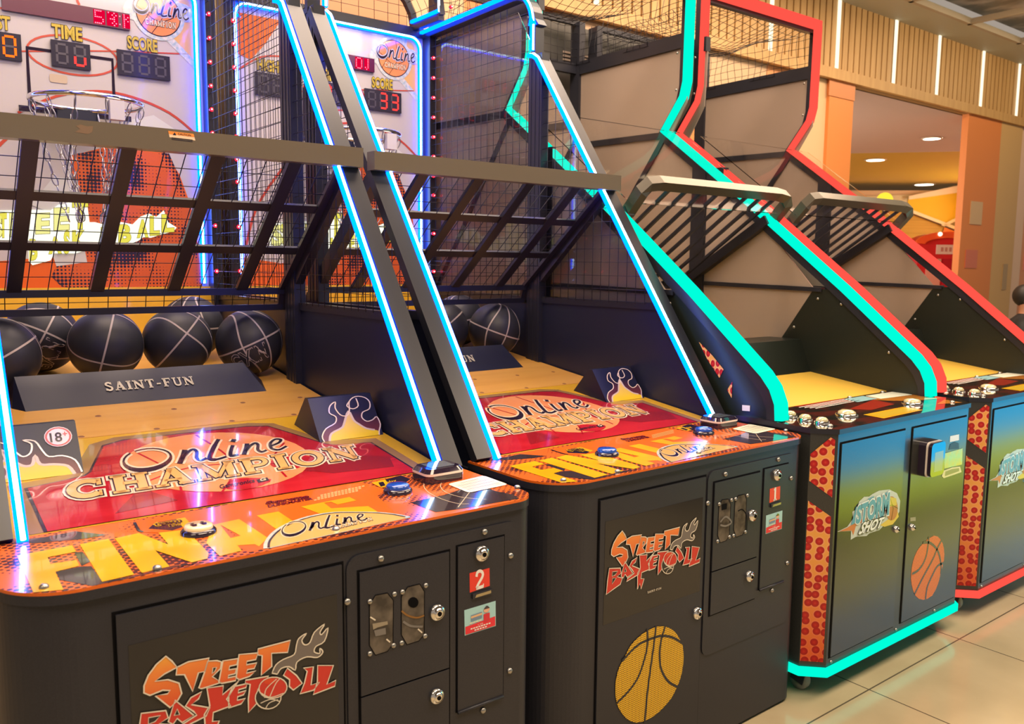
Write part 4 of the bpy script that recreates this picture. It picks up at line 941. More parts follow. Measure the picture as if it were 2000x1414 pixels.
        ch.build('chain', hp)
    return root
MA_ = machine(PA, 'A'); MB_ = machine(PB, 'B')

# ------------------------------------------------------------------ storm style machines
SX0, SX1, SCH = -.064, 1.009, .064
M_CHERRY = None
def cherries():
    global M_CHERRY
    if M_CHERRY: return M_CHERRY
    m = mat('orange_spheres', (.75, .30, .05), .25); nt, N, Lk, b = nodes(m)
    tc = N.new('ShaderNodeTexCoord'); v = N.new('ShaderNodeTexVoronoi'); v.inputs['Scale'].default_value = 30; v.inputs['Randomness'].default_value = .45; v.voronoi_dimensions = '2D'
    s0 = N.new('ShaderNodeSeparateXYZ'); Lk.new(tc.outputs['Object'], s0.inputs[0]); yy = N.new('ShaderNodeMath'); yy.operation = 'MULTIPLY'; yy.inputs[1].default_value = 1.414; Lk.new(s0.outputs[1], yy.inputs[0])
    cb = N.new('ShaderNodeCombineXYZ'); Lk.new(yy.outputs[0], cb.inputs[0]); Lk.new(s0.outputs[2], cb.inputs[1]); Lk.new(cb.outputs[0], v.inputs['Vector'])
    cr = N.new('ShaderNodeValToRGB'); e = cr.color_ramp.elements
    e[0].position = .0; e[0].color = (.62, .05, .03, 1); e[1].position = .55; e[1].color = (.78, .36, .08, 1)
    for p, c in ((.14, (.50, .015, .02, 1)), (.37, (.36, .01, .012, 1)), (.43, (.85, .38, .18, 1))): k = e.new(p); k.color = c
    Lk.new(v.outputs['Distance'], cr.inputs[0])
    sx = N.new('ShaderNodeSeparateXYZ'); Lk.new(tc.outputs['Object'], sx.inputs[0])
    mr = N.new('ShaderNodeMapRange'); mr.inputs['From Min'].default_value = .15; mr.inputs['From Max'].default_value = .55; Lk.new(sx.outputs[2], mr.inputs[0])
    mx = N.new('ShaderNodeMix'); mx.data_type = 'RGBA'; mx.blend_type = 'MULTIPLY'; mx.inputs[0].default_value = 1
    c2 = N.new('ShaderNodeMix'); c2.data_type = 'RGBA'; c2.inputs[6].default_value = (.85, .28, .25, 1); c2.inputs[7].default_value = (1, 1, 1, 1); Lk.new(mr.outputs[0], c2.inputs[0])
    Lk.new(cr.outputs[0], mx.inputs[6]); Lk.new(c2.outputs[2], mx.inputs[7]); Lk.new(mx.outputs[2], b.inputs['Base Color'])
    M_CHERRY = m; return m
M_STDOOR = noisy('storm_door', (.028, .030, .028), (.034, .036, .034), 300, .20, detail=1)
M_STDOOR.node_tree.nodes['Principled BSDF'].inputs['Specular IOR Level'].default_value = .8
M_STBODY = noisy('storm_body', (.026, .028, .027), (.032, .034, .033), 300, .26, detail=1)
M_STBODY.node_tree.nodes['Principled BSDF'].inputs['Specular IOR Level'].default_value = .8
M_STTOP = noisy('storm_top', (.012, .010, .010), (.10, .012, .010), 9, .10, coat=1, stretch=(1, 2.5, 1), lo=.45, hi=.62)
def slz(y): return .958+.12*(y-.35)
LEDP = [(.165, .962), (.170, 1.02), (.195, 1.075), (.235, 1.12), (.58, 1.40), (1.10, 1.795), (1.70, 2.228), (1.575, 2.39), (1.555, 2.47), (1.55, 2.95)]
def storm(p, which):
    c = which == 'C'
    root = thing('storm_basketball_machine', 'aqua edge lit basketball machine with storm shot logo and card reader on its door' if c else 'red edge lit basketball machine at the far right end of the row', 'arcade machine', (p[0], p[1], 0), p[2], 'edge lit storm basketball machines')
    NE, NP = (M_CYAN, M_CYANL) if c else (M_REDN, M_REDNL)
    plan = [(0, 0), (.945, 0), (SX1, SCH), (SX1, .62), (SX0, .62), (SX0, SCH)]
    b = MB(); b.prism(plan, top(0), .115, .940, M_STBODY); b.build('cabinet', root)
    b = MB(); b.prism([(SX0+.02, .62), (SX1-.02, .62), (SX1-.02, 2.46), (SX0+.02, 2.46)], top(0), .60, .945, M_STBODY)
    for x in (SX0+.05, SX1-.05): b.bar((x, 2.40, 0.0), (x, 2.40, .62), .06, .06, M_FRAME)
    b.build('rear_base', root)
    # glowing base edge
    b = MB(); e = .004; pl = [(SX0-e, .62), (SX0-e, SCH-.004), (-.004, -e), (.949, -e), (SX1+e, SCH-.004), (SX1+e, .62)]
    b.sweep([(x, y, .100) for x, y in pl], .030, .016, NE, side=(0, 0, 1)); b.build('base_light_strip', root)
    b = MB(); b.prism([(x*.99+.004, y+.004) for x, y in plan], top(0), .085, .115, M_STBODY); b.build('base_plate', root)
    for x, y in ((.0, .085), (.93, .085), (0, .52), (.93, .52)):
        cs = MB(); cs.box((x-.035, y-.035, .078), (x+.035, y+.035, .086), M_STEEL); cs.bar((x-.024, y, .080), (x-.024, y+.012, .034), .004, .05, M_FRAME); cs.bar((x+.024, y, .080), (x+.024, y+.012, .034), .004, .05, M_FRAME)
        co_ = cs.build('caster', root)
        wh = MB(); wh.lathe([(.010, -.014), (.034, -.014), (.036, -.008), (.036, .008), (.034, .014), (.010, .014)], (x, y+.012, .036), (1, 0, 0), mat('caster_tyre', (.22, .22, .20), .6), 20)
        wh.lathe([(.016, -.0155), (.014, -.0156)], (x, y+.012, .036), (1, 0, 0), M_STEEL, 14)
        wh.build('wheel', co_)
    # doors
    for nm, x0, x1 in (('left_door', .018, .440), ('right_door', .498, .925)):
        d = MB(); z0, z1 = .150, .905
        d.poly([(x0-.006, z0-.006), (x1+.006, z0-.006), (x1+.006, z1+.006), (x0-.006, z1+.006)], fr(0), M_GAP, .0008)
        d.box((x0, -.005, z0), (x1, -.0005, z1), M_STDOOR); dr = d.build('cabinet_door', root)
        if nm == 'left_door':
            lock(dr, .410, .535, -.005, .013)
            g = MB(); g.eps = .0006; F = fr(-.0056)
            q = lambda pts: tr(pts, 1540, 950, 3.047, mk(PC, 1, -.0056))
            out_ = q([(290,270),(350,240),(385,190),(380,150),(410,135),(420,90),(450,62),(480,60),(500,45),(540,25),(600,18),(645,40),(665,85),(660,150),(630,210),(570,230),(540,260),(480,280),(465,295),(400,300),(370,318),(372,265)])
            g.poly(out_, F, mat('storm_white', (.50, .58, .58), .3))
            g.poly(q([(300,268),(350,245),(420,200),(470,190),(400,235),(385,290),(375,262)]), F, mat('storm_streak', (.55, .16, .06), .3), .0006)
            g.poly(q([(545,230),(600,190),(650,150),(655,180),(620,225),(570,240)]), F, mat('storm_gold', (.65, .50, .08), .3), .0006)
            g.poly(q([(612+37*math.cos(R(t)), 130+72*math.sin(R(t))) for t in range(0, 360, 20)]), F, mat('storm_ball', (.45, .16, .05), .3), .0010)
            g.poly(q([(590,60),(640,70),(642,110),(600,120),(578,100)]), F, mat('storm_ball_lit', (.60, .50, .08), .3), .0013)
            g.stroke(q([(600, 60), (622, 130), (610, 200)]), .002, F, M_INK, .0016); g.stroke(q([(577, 120), (615, 110), (648, 130)]), .002, F, M_INK, .0016)
            b1 = mat('storm_blue', (.07, .32, .50), .3); ln_ = mat('storm_line', (.75, .85, .88), .3)
            g.text('STORM', q([(395,120),(600,30),(605,165),(395,225)]), F, b1, .0030, .05, .25, (.05,), (ln_,))
            for z_ in ([(370,230),(400,120),(430,130),(400,215)], [(470,75),(510,55),(490,90)], [(570,40),(605,25),(600,70)]): g.poly(q(z_), F, b1, .0018)
            g.text('SHOT', q([(430,215),(570,178),(560,240),(410,288)]), F, ln_, .0030, .04, .35, (.06,), (M_STDOOR,))
            g.build('storm_shot_logo', dr)
        else:
            lock(dr, .530, .520 if c else .520, -.005, .013)
            g = MB(); F = fr(-.0056); q = lambda pts: tr(pts, 1540, 950, 3.047, mk(PC, 1, -.0056))
            ol = q(smooth([(865,293),(905,315),(925,370),(925,440),(905,520),(890,580),(855,650),(800,675),(755,650),(732,580),(730,520),(740,450),(765,385),(805,335)], 2, True))
            g.poly(ol, F, M_MESHO)
            for s_ in ([(800,335),(840,335),(880,370),(900,420),(908,480),(905,520)], [(835,300),(830,350),(820,410),(800,460),(770,500),(735,520)], [(910,320),(880,380),(860,430),(800,540),(750,640)], [(925,455),(885,475),(850,540),(825,600),(815,670)]):
                g.stroke(q(smooth(s_)), .010, F, M_STDOOR, .0006)
            g.build('orange_ball_grille', dr)
            g = MB(); g.poly(q([(725,185),(757,182),(757,205),(725,208)]), fr(-.0056), mat('tag_grey', (.30, .28, .18), .4)); g.build('small_tag', dr)
            # transparent pocket with coloured leaflet
            g = MB(); F = fr(-.0056); q5 = lambda pts: tr(pts, 1550, 720, 5.05, mk(PC, 1, -.0056))
            g.poly(q5([(1545,665),(1632,648),(1632,705),(1540,725)]), F, M_WHITE)
            g.poly(q5([(1530,800),(1545,745),(1590,720),(1628,735),(1632,790)]), F, M_WEDGE, .0004)
            g.poly(q5([(1490,835),(1665,785),(1660,945),(1485,985)]), F, noisy('leaflet', (.02, .30, .50), (.25, .22, .20), 30, .12, coat=1), .0008)
            g.poly(q5([(1480,1005),(1560,975),(1640,965),(1655,1020),(1480,1080),(1460,1060)]), F, mat('leaflet_pale', (.75, .70, .35), .3), .0006)
            g.poly(q5([(1495,1015),(1560,990),(1630,980),(1630,1010),(1490,1060)]), F, mat('leaflet_olive', (.30, .30, .04), .3), .0010)
            g.build('leaflet_pocket', dr)
            if c:
                rb = MB(); x0_, x1_, z0_, z1_ = .545, .658, .716, .850
                rb.prism(rrect(x0_, z0_, x1_, z1_, .018), fr(-.005), 0, .028, M_INK); rb.prism(rrect(x0_, z0_, x1_, z1_, .018), fr(-.005), .028, .034, mat('reader_band', (.75, .68, .64), .3))
                rb.prism(rrect(x0_+.003, z0_+.003, x1_-.003, z1_-.003, .018), fr(-.005), .034, .048, M_INK)
                r_ = rb.build('card_reader', dr); s_ = MB(); s_.poly([(x0_+.03, z0_+.02), (x1_-.018, z0_+.02), (x1_-.018, z1_-.038), (x0_+.03, z1_-.038)], fr(-.0532), mat('reader_screen_lit', (.30, .42, .25), .1)); s_.build('reader_screen', r_)
    # chamfer prints
    chf = lambda u, v, h=0: Vector((-u*.7071-h*.7071, u*.7071-h*.7071, v))
    chr_ = lambda u, v, h=0: Vector((.945+u*.7071+h*.7071, u*.7071-h*.7071, v))
    for fn in (chf, chr_):
        g = MB()
        for pts in ([(.024, .930), (.010, .920), (.010, .722), (.088, .777), (.088, .870)], [(.088, .708), (.010, .655), (.010, .135), (.088, .135)]):
            g.poly(pts, fn, cherries(), .0020)
        g.build('corner_print', root)
    for x in (.03, .47, .77): screw(root, x, 0, .128, r=.006)
    # top panel
    zt = .958; b = MB(); pt_ = [(-.004, -.006), (.949, -.006), (SX1+.004, SCH), (SX1+.004, .37), (SX0-.004, .37), (SX0-.004, SCH)]
    b.prism(pt_, top(0), .940, zt, M_FRAME, M_STTOP); tp = b.build('control_panel', root)
    g = MB(); TP = top(zt+.0005); g.eps = .0004
    ro = mat('storm_red', (.45, .03, .015), .1, coat=1); oo = mat('storm_orange', (.70, .26, .03), .1, coat=1)
    g.poly([(.27, .36), (.62, .36), (.60, .30), (.34, .31)], TP, ro); g.poly([(.40, .20), (.70, .27), (.66, .16), (.45, .14)], TP, ro)
    g.poly([(.66, .33), (.98, .34), (.98, .12), (.80, .16), (.72, .22)], TP, oo); g.poly([(.80, .06), (.95, .10), (.93, .02)], TP, oo)
    for k in range(4): g.poly([(.27+.01*k, .335-.017*k), (.60+.01*k, .345-.017*k), (.60+.01*k, .339-.017*k), (.27+.01*k, .329-.017*k)], TP, M_WHITE, .0006)
    g.poly([(.325, .10), (.62, .105), (.615, .022), (.315, .015)], TP, M_YEL, .0006); g.poly([(.345, .085), (.595, .09), (.59, .037), (.34, .03)], TP, mat('yellow_label_ink', (.45, .32, .02), .2), .0009)
    g.poly([(.76, .34), (.99, .335), (.96, .24), (.74, .26)], TP, mat('sticker_pale', (.60, .62, .52), .35), .0009)
    g.poly([(.60, .345), (.75, .345), (.73, .27), (.58, .27)], TP, mat('sticker_teal', (.20, .38, .42), .35), .0006)
    g.build('panel_artwork', tp)
    for x, y, r_ in ((.065, .233, .026), (.049, .161, .026), (.048, .094, .026), (.262, .128, .040), (.726, .122, .040)):
        g = MB(); g.lathe([(r_, 0), (r_, .005), (r_*.9, .009)], (x, y, zt), (0, 0, 1), M_CHROME, 24); bt = g.build('push_button', tp)
        g = MB(); g.lathe([(r_*.8, .008), (r_*.76, .015), (r_*.5, .021), (0, .023)], (x, y, zt), (0, 0, 1), mat('clear_button', (.55, .50, .30), .12, coat=1), 24); g.build('button_cap', bt)
    for x, y in ((.02, .045), (.18, .352), (.66, .352), (.92, .352), (.90, .045)): screw(root, x, y, zt, 'top', r=.010)
    # lane, stopper
    b = MB(); xl, xr = SX0+.02, SX1-.02
    b.add([(xl, .36, slz(.36)), (xr, .36, slz(.36)), (xr, 2.40, slz(2.4)), (xl, 2.4, slz(2.4)), (xl, .36, .93), (xr, .36, .93), (xr, 2.4, .93), (xl, 2.4, .93)], [(0, 1, 2, 3), (4, 7, 6, 5), (0, 4, 5, 1), (1, 5, 6, 2), (2, 6, 7, 3), (3, 7, 4, 0)], M_STLANE)
    b.build('lane', root)
    b = MB(); z = slz(.74)
    b.add([(.50, .74, z), (.985, .74, z), (.985, .80, z+.15), (.44, .80, z+.15), (.40, 1.02, slz(1.02)), (.985, 1.02, slz(1.02)), (.985, .98, z+.15), (.46, .98, z+.15)],
          [(0, 1, 2, 3), (3, 2, 6, 7), (7, 6, 5, 4), (0, 3, 7, 4), (1, 5, 6, 2), (0, 4, 5, 1)], M_STBOARDK); b.build('ball_stop', root)
    b = MB(); z = slz(1.2)
    b.add([(.48, 1.20, z), (.985, 1.20, z), (.985, 1.30, z+.17), (.54, 1.30, z+.17), (.48, 1.45, slz(1.45)), (.985, 1.45, slz(1.45))], [(0, 1, 2, 3), (3, 2, 5, 4), (0, 3, 4), (1, 5, 2), (0, 4, 5, 1)], M_BOARD); b.build('deflector', root)
    # sides
    for sgn, x in ((-1, SX0+.020), (1, SX1-.035)):
        LP = [(y+(.028 if sgn < 0 else 0), z_) for y, z_ in LEDP]
        fn = lambda a, b_, h=0, x=x: Vector((x+h, a, b_))
        b = MB(); b.prism([(1.0, .94), (.745, 1.395), (1.08, 1.75), (1.67, 2.19), (1.56, 2.36), (1.55, 2.66), (2.44, 2.66), (2.44, .94)], fn, -.004, .004, M_BOARD); b.build('side_board', root)
        b = MB(); b.prism([(.18, .945), (.20, 1.04), (.26, 1.10), (.66, 1.395), (.745, 1.395), (1.02, .985), (1.02, .945)], fn, -.006, .006, M_STBOARDK); sp = b.build('side_panel', root)
        b = MB()
        b.box((x-.022, 1.40, .94), (x+.022, 1.49, 2.02), M_FRAME); b.box((x-.022, 2.40, .6), (x+.022, 2.48, 2.95), M_FRAME)
        b.bar((x, .70, 1.393), (x, 1.41, 1.408), .030, .020, M_FRAME); b.bar((x, 1.70, 2.205), (x, 2.42, 2.222), .030, .034, M_FRAME)
        b.bar((x, 1.55, 2.685), (x, 2.44, 2.68), .036, .075, M_FRAME); b.bar((x, 1.70, 2.20), (x, 2.40, 1.30), .030, .030, M_FRAME)
        b.build('side_frame', root)
        b = MB(); b.sweep([(x, y+.030, z_-.022) for y, z_ in LP], .034, .038, M_FRAME); b.build('front_frame', root)
        b = MB(); b.sweep([(x-(.008 if sgn > 0 else 0), y, z_) for y, z_ in LP], .046 if sgn > 0 else .040, .030, NE, mfront=NP); b.build('edge_light', root)
        if sgn < 0:
            px_ = x-.0075; fS = mk(p, 0, px_)
            g = MB()
            if c:
                T_ = lambda pts: tr(pts, 1340, 600, 5.4375, fS)
                g.poly(T_([(135,365),(270,500),(400,660),(355,750),(230,560)]), sideL(px_), cherries(), .0008); g.poly(T_([(492,790),(485,965),(438,880)]), sideL(px_), cherries(), .0008)
                g.poly(T_([(597,1038),(680,1045),(678,1105),(597,1098)]), sideL(px_), M_WHITE, .0008)
            else: g.poly([(.40, .96), (.62, 1.20), (.70, 1.0)], sideL(px_), cherries(), .0008)
            g.build('side_print', sp)
        for y, z_ in ((.36, 1.13), (.60, 1.33), (.84, 1.21), (.95, 1.06), (.72, 1.35)): screw(sp, x-.006, y, z_, 'left', r=.007)
        for y, z_ in ((1.60, 2.62), (1.60, 2.43)): screw(sp, x-.03, y+.012, z_, 'left', r=.007)
    b = MB(); b.bar((SX0+.035, 1.55, 2.955), (SX1-.035, 1.55, 2.955), .046, .046, NE, (0, 1, 0)); b.build('edge_light', root)
    b = MB(); b.bar((SX0+.035, 1.585, 2.925), (SX1-.035, 1.585, 2.925), .03, .03, M_FRAME, (0, 1, 0)); b.build('top_front_bar', root)
    b = MB(); b.bar((SX0+.03, 2.44, 2.95), (SX1-.03, 2.44, 2.95), .03, .03, M_FRAME, (0, 1, 0)); b.bar((SX0+.03, 2.44, 2.68), (SX1-.03, 2.44, 2.68), .03, .06, M_FRAME, (0, 1, 0)); b.bar((.45, 2.44, 2.68), (.45, 2.44, 2.95), .03, .03, M_FRAME); b.build('top_rear_frame', root)
    # grate
    b = MB(); xa, xb = .015, SX1-.045
    hb = [(SX0+.045, 1.02, 1.715), (SX0+.045, .94, 1.80), (SX0+.075, .93, 1.832), (SX0+.14, .93, 1.84), (SX1-.12, .93, 1.84), (SX1-.055, .93, 1.832), (SX1-.025, .94, 1.80), (SX1-.025, 1.02, 1.715)]
    b.sweep([(q_[0]+.02, q_[1], q_[2]) for q_ in hb], .045, .045, mat('handle_satin', (.085, .075, .055), .30, .4), side=(0, .7, .7)); b.build('grate_handle', root)
    b = MB()
    for x in (SX0+.06, SX1-.06): b.bar((x, 1.0, 1.725), (x, 1.535, 1.395), .04, .045, M_FRAME)
    b.bar((SX0+.06, 1.535, 1.395), (SX1-.06, 1.535, 1.395), .04, .04, M_FRAME)
    for k in range(9): x = .055+.105*k; b.bar((x, .935, 1.815), (x, 1.535, 1.40), .014, .014, M_FRAME)
    b.build('grate_frame', root)
    b = MB()
    nv = Vector((0, -.68, .73))*.045
    q0 = Vector((0, 1.0, 1.722))+nv; q1 = Vector((0, 1.62, 2.172))+nv
    b.bar((.4725, q0.y, q0.z), (.4725, q1.y, q1.z), SX1-SX0-.06, .004, mat('thin_shield', (1, 1, 1), .03, trans=1, ior=1.045)); b.build('clear_shield', root)
    # net
    b = MB()
    def sag(u, v): return 2.93-.10*math.sin(math.pi*u)*math.sin(math.pi*v)-.05*noise.noise(Vector((u*3, v*3, 1 if c else 5)))
    nx, ny = 18, 16
    X = lambda u: SX0+.05+(SX1-SX0-.10)*u; Y = lambda v: 1.58+.84*v
    for i in range(nx+1): b.tube([(X(i/nx)+.01*math.sin(j), Y(j/ny), sag(i/nx, j/ny)) for j in range(ny+1)], .0016, M_WIRE, 3)
    for j in range(ny+1): b.tube([(X(i/nx), Y(j/ny)+.01*math.sin(i*1.3), sag(i/nx, j/ny)) for i in range(nx+1)], .0016, M_WIRE, 3)
    for x in (SX0+.05, SX1-.05):
        for j in range(ny+1): b.tube([(x+.012*math.sin(k+j*.7), Y(j/ny), 2.70+(sag(0, j/ny)-2.70)*k/5) for k in range(6)], .0016, M_WIRE, 3)
        for k in range(5): b.tube([(x+.012*math.sin(k+j*.7), Y(j/ny), 2.70+(sag(0, j/ny)-2.70)*k/5) for j in range(ny+1)], .0016, M_WIRE, 3)
    for i in range(nx+1): b.tube([(X(i/nx), 2.42, 2.70+(sag(i/nx, 1)-2.70)*k/5) for k in range(6)], .0016, M_WIRE, 3)
    for k in range(5): b.tube([(X(i/nx), 2.42, 2.70+(sag(i/nx, 1)-2.70)*k/5) for i in range(nx+1)], .0016, M_WIRE, 3)
    b.build('net', root)
    return root
storm(PC, 'C'); storm(PD, 'D')

# ------------------------------------------------------------------ basketballs
BR = .1215
def ball(p, x, y, rot, label, txt=None, n=0):
    z = lz(y)+BR*1.007+.001
    c, s = math.cos(p[2]), math.sin(p[2]); wx, wy = p[0]+c*x-s*y, p[1]+s*x+c*y
    b = MB(); b.sphere((0, 0, 0), BR, M_RUB, 48, 28)
    r = BR+.0004
    def sp(a, e, h=0): return Vector(((r+h)*math.cos(e)*math.cos(a), (r+h)*math.cos(e)*math.sin(a), (r+h)*math.sin(e)))
    def seam(f, k=64):
        P = [f(2*math.pi*i/k).normalized() for i in range(k)]; vs = []
        for i in range(k):
            t = (P[(i+1) % k]-P[i-1]).normalized(); nn = P[i].cross(t)*.0030
            vs += [(P[i]*r+nn), (P[i]*r-nn)]
        b.add(vs, [(2*i, 2*i+1, 2*((i+1) % k)+1, 2*((i+1) % k)) for i in range(k)], M_SEAM, True)
    seam(lambda t: Vector((math.cos(t), math.sin(t), 0))); seam(lambda t: Vector((math.cos(t), 0, math.sin(t))))
    for s_ in (-1, 1): seam(lambda t, s_=s_: Vector((math.cos(t)*.9, s_*(.50+.32*math.cos(2*t)), math.sin(t)*.9)))
    o = b.build('basketball')
    if txt:
        g = MB(); g.eps = .0004
        fn = lambda a, b_, h=0: sp(a, b_, .0006+h)
        quad = ((-1.28, -.10), (-.12, -.10), (-.12, -.60), (-1.28, -.60))
        g.text(txt, quad, fn, M_RUB, .0008, -.004, 0, (.035,), (M_SEAM,)); g.build('ball_lettering', o)
    o.location = (wx, wy, z); vd = Vector((CAM.x-wx, CAM.y-wy, 0)).normalized(); o.rotation_euler = (Matrix.Rotation(R(rot[1]), 3, vd) @ Matrix.Rotation(R(rot[0]), 3, 'Z')).to_euler()
    tag(o, label, 'basketball', 'black basketballs behind the ball stops')
def place(p, u, v):
    o, d = loc_ray(u, v, p); k = (LZ0+LSL*(o.y-LY0)+BR*1.007+.001-o.z)/(d.z-LSL*d.y); q = o+d*k; return q.x, q.y
BL = [(PA, .165, 1.502, (20, 30), 'blue lit basketball at the left edge of the picture'),
      (PA, .325, 1.775, (-85, 62), 'basketball with GXIN lettering climbing up its right side, second from the left'),
      (PA, .494, 1.591, (10, 75), 'basketball with one long seam, behind the S of SAINT-FUN'),
      (PA, .737, 1.600, (-40, 50), 'basketball with crossing seams, behind the hyphen and FUN lettering'),
      (PA, .862, 1.850, (-127, 0), 'basketball half hidden behind the crossed seam ball'),
      (PA, .976, 1.527, (-80, 24), 'basketball with GXIN lettering at the right end of the left machine rack'),
      (PB, .715, 1.590, (15, 40), 'basketball nearest the left light strip of machine 1'),
      (PB, .955, 1.509, (-100, -20), 'basketball in front at the right in machine 1'),
      (PB, .930, 1.765, (0, 10), 'basketball mostly hidden behind the two front balls of machine 1')]
for i, (p, x, y, rot, lab) in enumerate(BL): ball(p, x, y, rot, lab, 'GXIN' if i in (1, 5) else None)

# ------------------------------------------------------------------ the hall
def tile_mat():
    m = mat('floor_tile', (.60, .50, .36), .14); nt, N, Lk, b = nodes(m)
    tc = N.new('ShaderNodeTexCoord'); mp = N.new('ShaderNodeMapping'); mp.inputs['Scale'].default_value = (1/.687, 1/.687, 1); mp.inputs['Location'].default_value = (-2.763/.687, -1.476/.687, 0)
    Lk.new(tc.outputs['Object'], mp.inputs[0])
    sx = N.new('ShaderNodeSeparateXYZ'); Lk.new(mp.outputs[0], sx.inputs[0]); prev = None
    for i in (0, 1):
        f = N.new('ShaderNodeMath'); f.operation = 'PINGPONG'; f.inputs[1].default_value = .5; Lk.new(sx.outputs[i], f.inputs[0])
        if prev is None: prev = f
        else:
            mn = N.new('ShaderNodeMath'); mn.operation = 'MINIMUM'; Lk.new(prev.outputs[0], mn.inputs[0]); Lk.new(f.outputs[0], mn.inputs[1]); prev = mn
    lt = N.new('ShaderNodeMath'); lt.operation = 'LESS_THAN'; lt.inputs[1].default_value = .0042; Lk.new(prev.outputs[0], lt.inputs[0])
    nz = N.new('ShaderNodeTexNoise'); nz.inputs['Scale'].default_value = 3; nz.inputs['Detail'].default_value = 6; Lk.new(tc.outputs['Object'], nz.inputs['Vector'])
    cr = N.new('ShaderNodeValToRGB'); cr.color_ramp.elements[0].color = (.40, .33, .205, 1); cr.color_ramp.elements[1].color = (.47, .39, .25, 1); cr.color_ramp.elements[0].position = .35; cr.color_ramp.elements[1].position = .65
    Lk.new(nz.outputs['Fac'], cr.inputs[0])
    mx = N.new('ShaderNodeMix'); mx.data_type = 'RGBA'; mx.inputs[7].default_value = (.10, .08, .055, 1); Lk.new(cr.outputs[0], mx.inputs[6]); Lk.new(lt.outputs[0], mx.inputs[0])
    Lk.new(mx.outputs[2], b.inputs['Base Color']); return m
b = MB(); b.box((-6, -6, -.1), (30, 24, 0), tile_mat()); struct(b.build('floor'))
YW, ZF, ZC = 4.35, 3.14, 3.81     # fascia wall plane, its foot, ceiling
M_WOOD = noisy('fascia_wood', (.44, .25, .09), (.52, .31, .12), 3, .45, stretch=(6, 6, .5))
M_WOODD = mat('fascia_groove', (.30, .17, .065), .6)
b = MB(); b.box((-6, YW+.03, ZF), (18, YW+.12, ZC), M_WOODD)
x = -2.0
while x < 14.0: b.box((x, YW, ZF+.09), (x+.075, YW+.03, ZC), M_WOOD); x += .094
b.box((-6, YW-.02, ZF), (18, YW+.02, ZF+.09), M_WOOD)
o = b.build('wall_back_fascia'); struct(o)
M_FLIT = glow('fascia_light', (1, .88, .62), 1.5)
FX = [7.885-.963*k for k in range(7, 0, -1)]+[7.885, 8.725, 9.70, 10.60, 11.56, 12.5]
FXL = ['light bar high behind the left street basketball machine', 'light bar behind the header arch of the left machine', 'light bar behind the header arch of machine 1', 'light bar seen above the net of the aqua machine, farthest left of those in view',
       'light bar seen through the roof net beside the red corner of the last machine', 'light bar crossing the red top edge of the last machine', 'light bar above the pale and orange columns, just right of the red frame',
       'light bar above the left end of the wide opening', 'light bar above the left half of the wide opening', 'light bar above the right half of the wide opening', 'light bar above the orange column on the right', 'light bar at the right edge of the picture', 'light bar just past the right edge of the picture']
for k, x in enumerate(FX):
    b = MB(); b.box((-.020, -.012, 0), (.020, .0, .60), M_FLIT); o = b.build('fascia_light')
    o.location = (x, YW-.003, ZF+.08)
    tag(o, FXL[k], 'light', 'vertical light bars on the wooden fascia')
# coloured wall below the fascia
cols = [(-6, -.2, (.55, .36, .22)), (-.2, .5, (.62, .25, .09)), (.5, 1.3, (.58, .40, .25)), (1.3, 1.75, (.60, .47, .33)), (1.75, 2.6, (.50, .24, .12)), (2.6, 3.0, (.60, .40, .24)), (3.0, 3.7, (.62, .22, .07)), (3.7, 4.7, (.55, .38, .24)), (4.7, 5.2, (.62, .26, .09)), (5.2, 6.0, (.52, .36, .22)), (6.0, 6.42, (.60, .26, .10)), (6.42, 6.88, (.62, .44, .25))]
b = MB()
for x0, x1, c_ in cols: b.box((x0, YW+.05, 0), (x1, YW+.28, ZF), mat('wall_%d' % int(x0*100+900), c_, .5))
struct(b.build('wall_back'))
def column(x0, x1, y0, y1, cl, name='wall_column'):
    b = MB(); b.box((x0, y0, 0), (x1, y1, ZF), mat('col_%d' % int(x0*100), cl, .45)); return b
b = column(6.88, 7.27, YW+.02, YW+.34, (.66, .23, .06)); b.box((6.86, YW+.012, 3.0), (7.275, YW+.02, ZF), mat('col_band', (.55, .20, .07), .4)); struct(b.build('wall_column'))
b = column(9.52, 10.32, YW+.02, YW+.09, (.62, .20, .05))
b.box((9.70, YW+.012, 1.98), (9.98, YW+.02, 2.23), mat('square_tan', (.55, .36, .20), .4)); b.box((9.66, YW+.012, 1.50), (9.94, YW+.02, 1.70), mat('square_red', (.55, .14, .08), .4))
struct(b.build('wall_column'))
b = column(10.32, 10.88, YW+.02, YW+.09, (.55, .34, .14)); b.box((10.62, YW+.012, 1.25), (10.74, YW+.02, 1.55), mat('switch_plate', (.36, .24, .12), .4)); struct(b.build('wall_column'))
b = MB(); b.box((10.88, YW+.04, 0), (11.15, YW+.5, ZF), mat('trim_pink', (.72, .50, .38), .45)); b.box((11.15, YW+.06, 0), (18, YW+.5, ZF), mat('wall_salmon', (.68, .30, .16), .5))
b.box((11.35, YW+.05, 1.98), (11.7, YW+.06, 2.25), mat('square_pale', (.70, .52, .42), .4)); b.box((11.28, YW+.05, 1.48), (11.65, YW+.06, 1.70), mat('square_rose', (.62, .22, .20), .4))
struct(b.build('wall_right'))
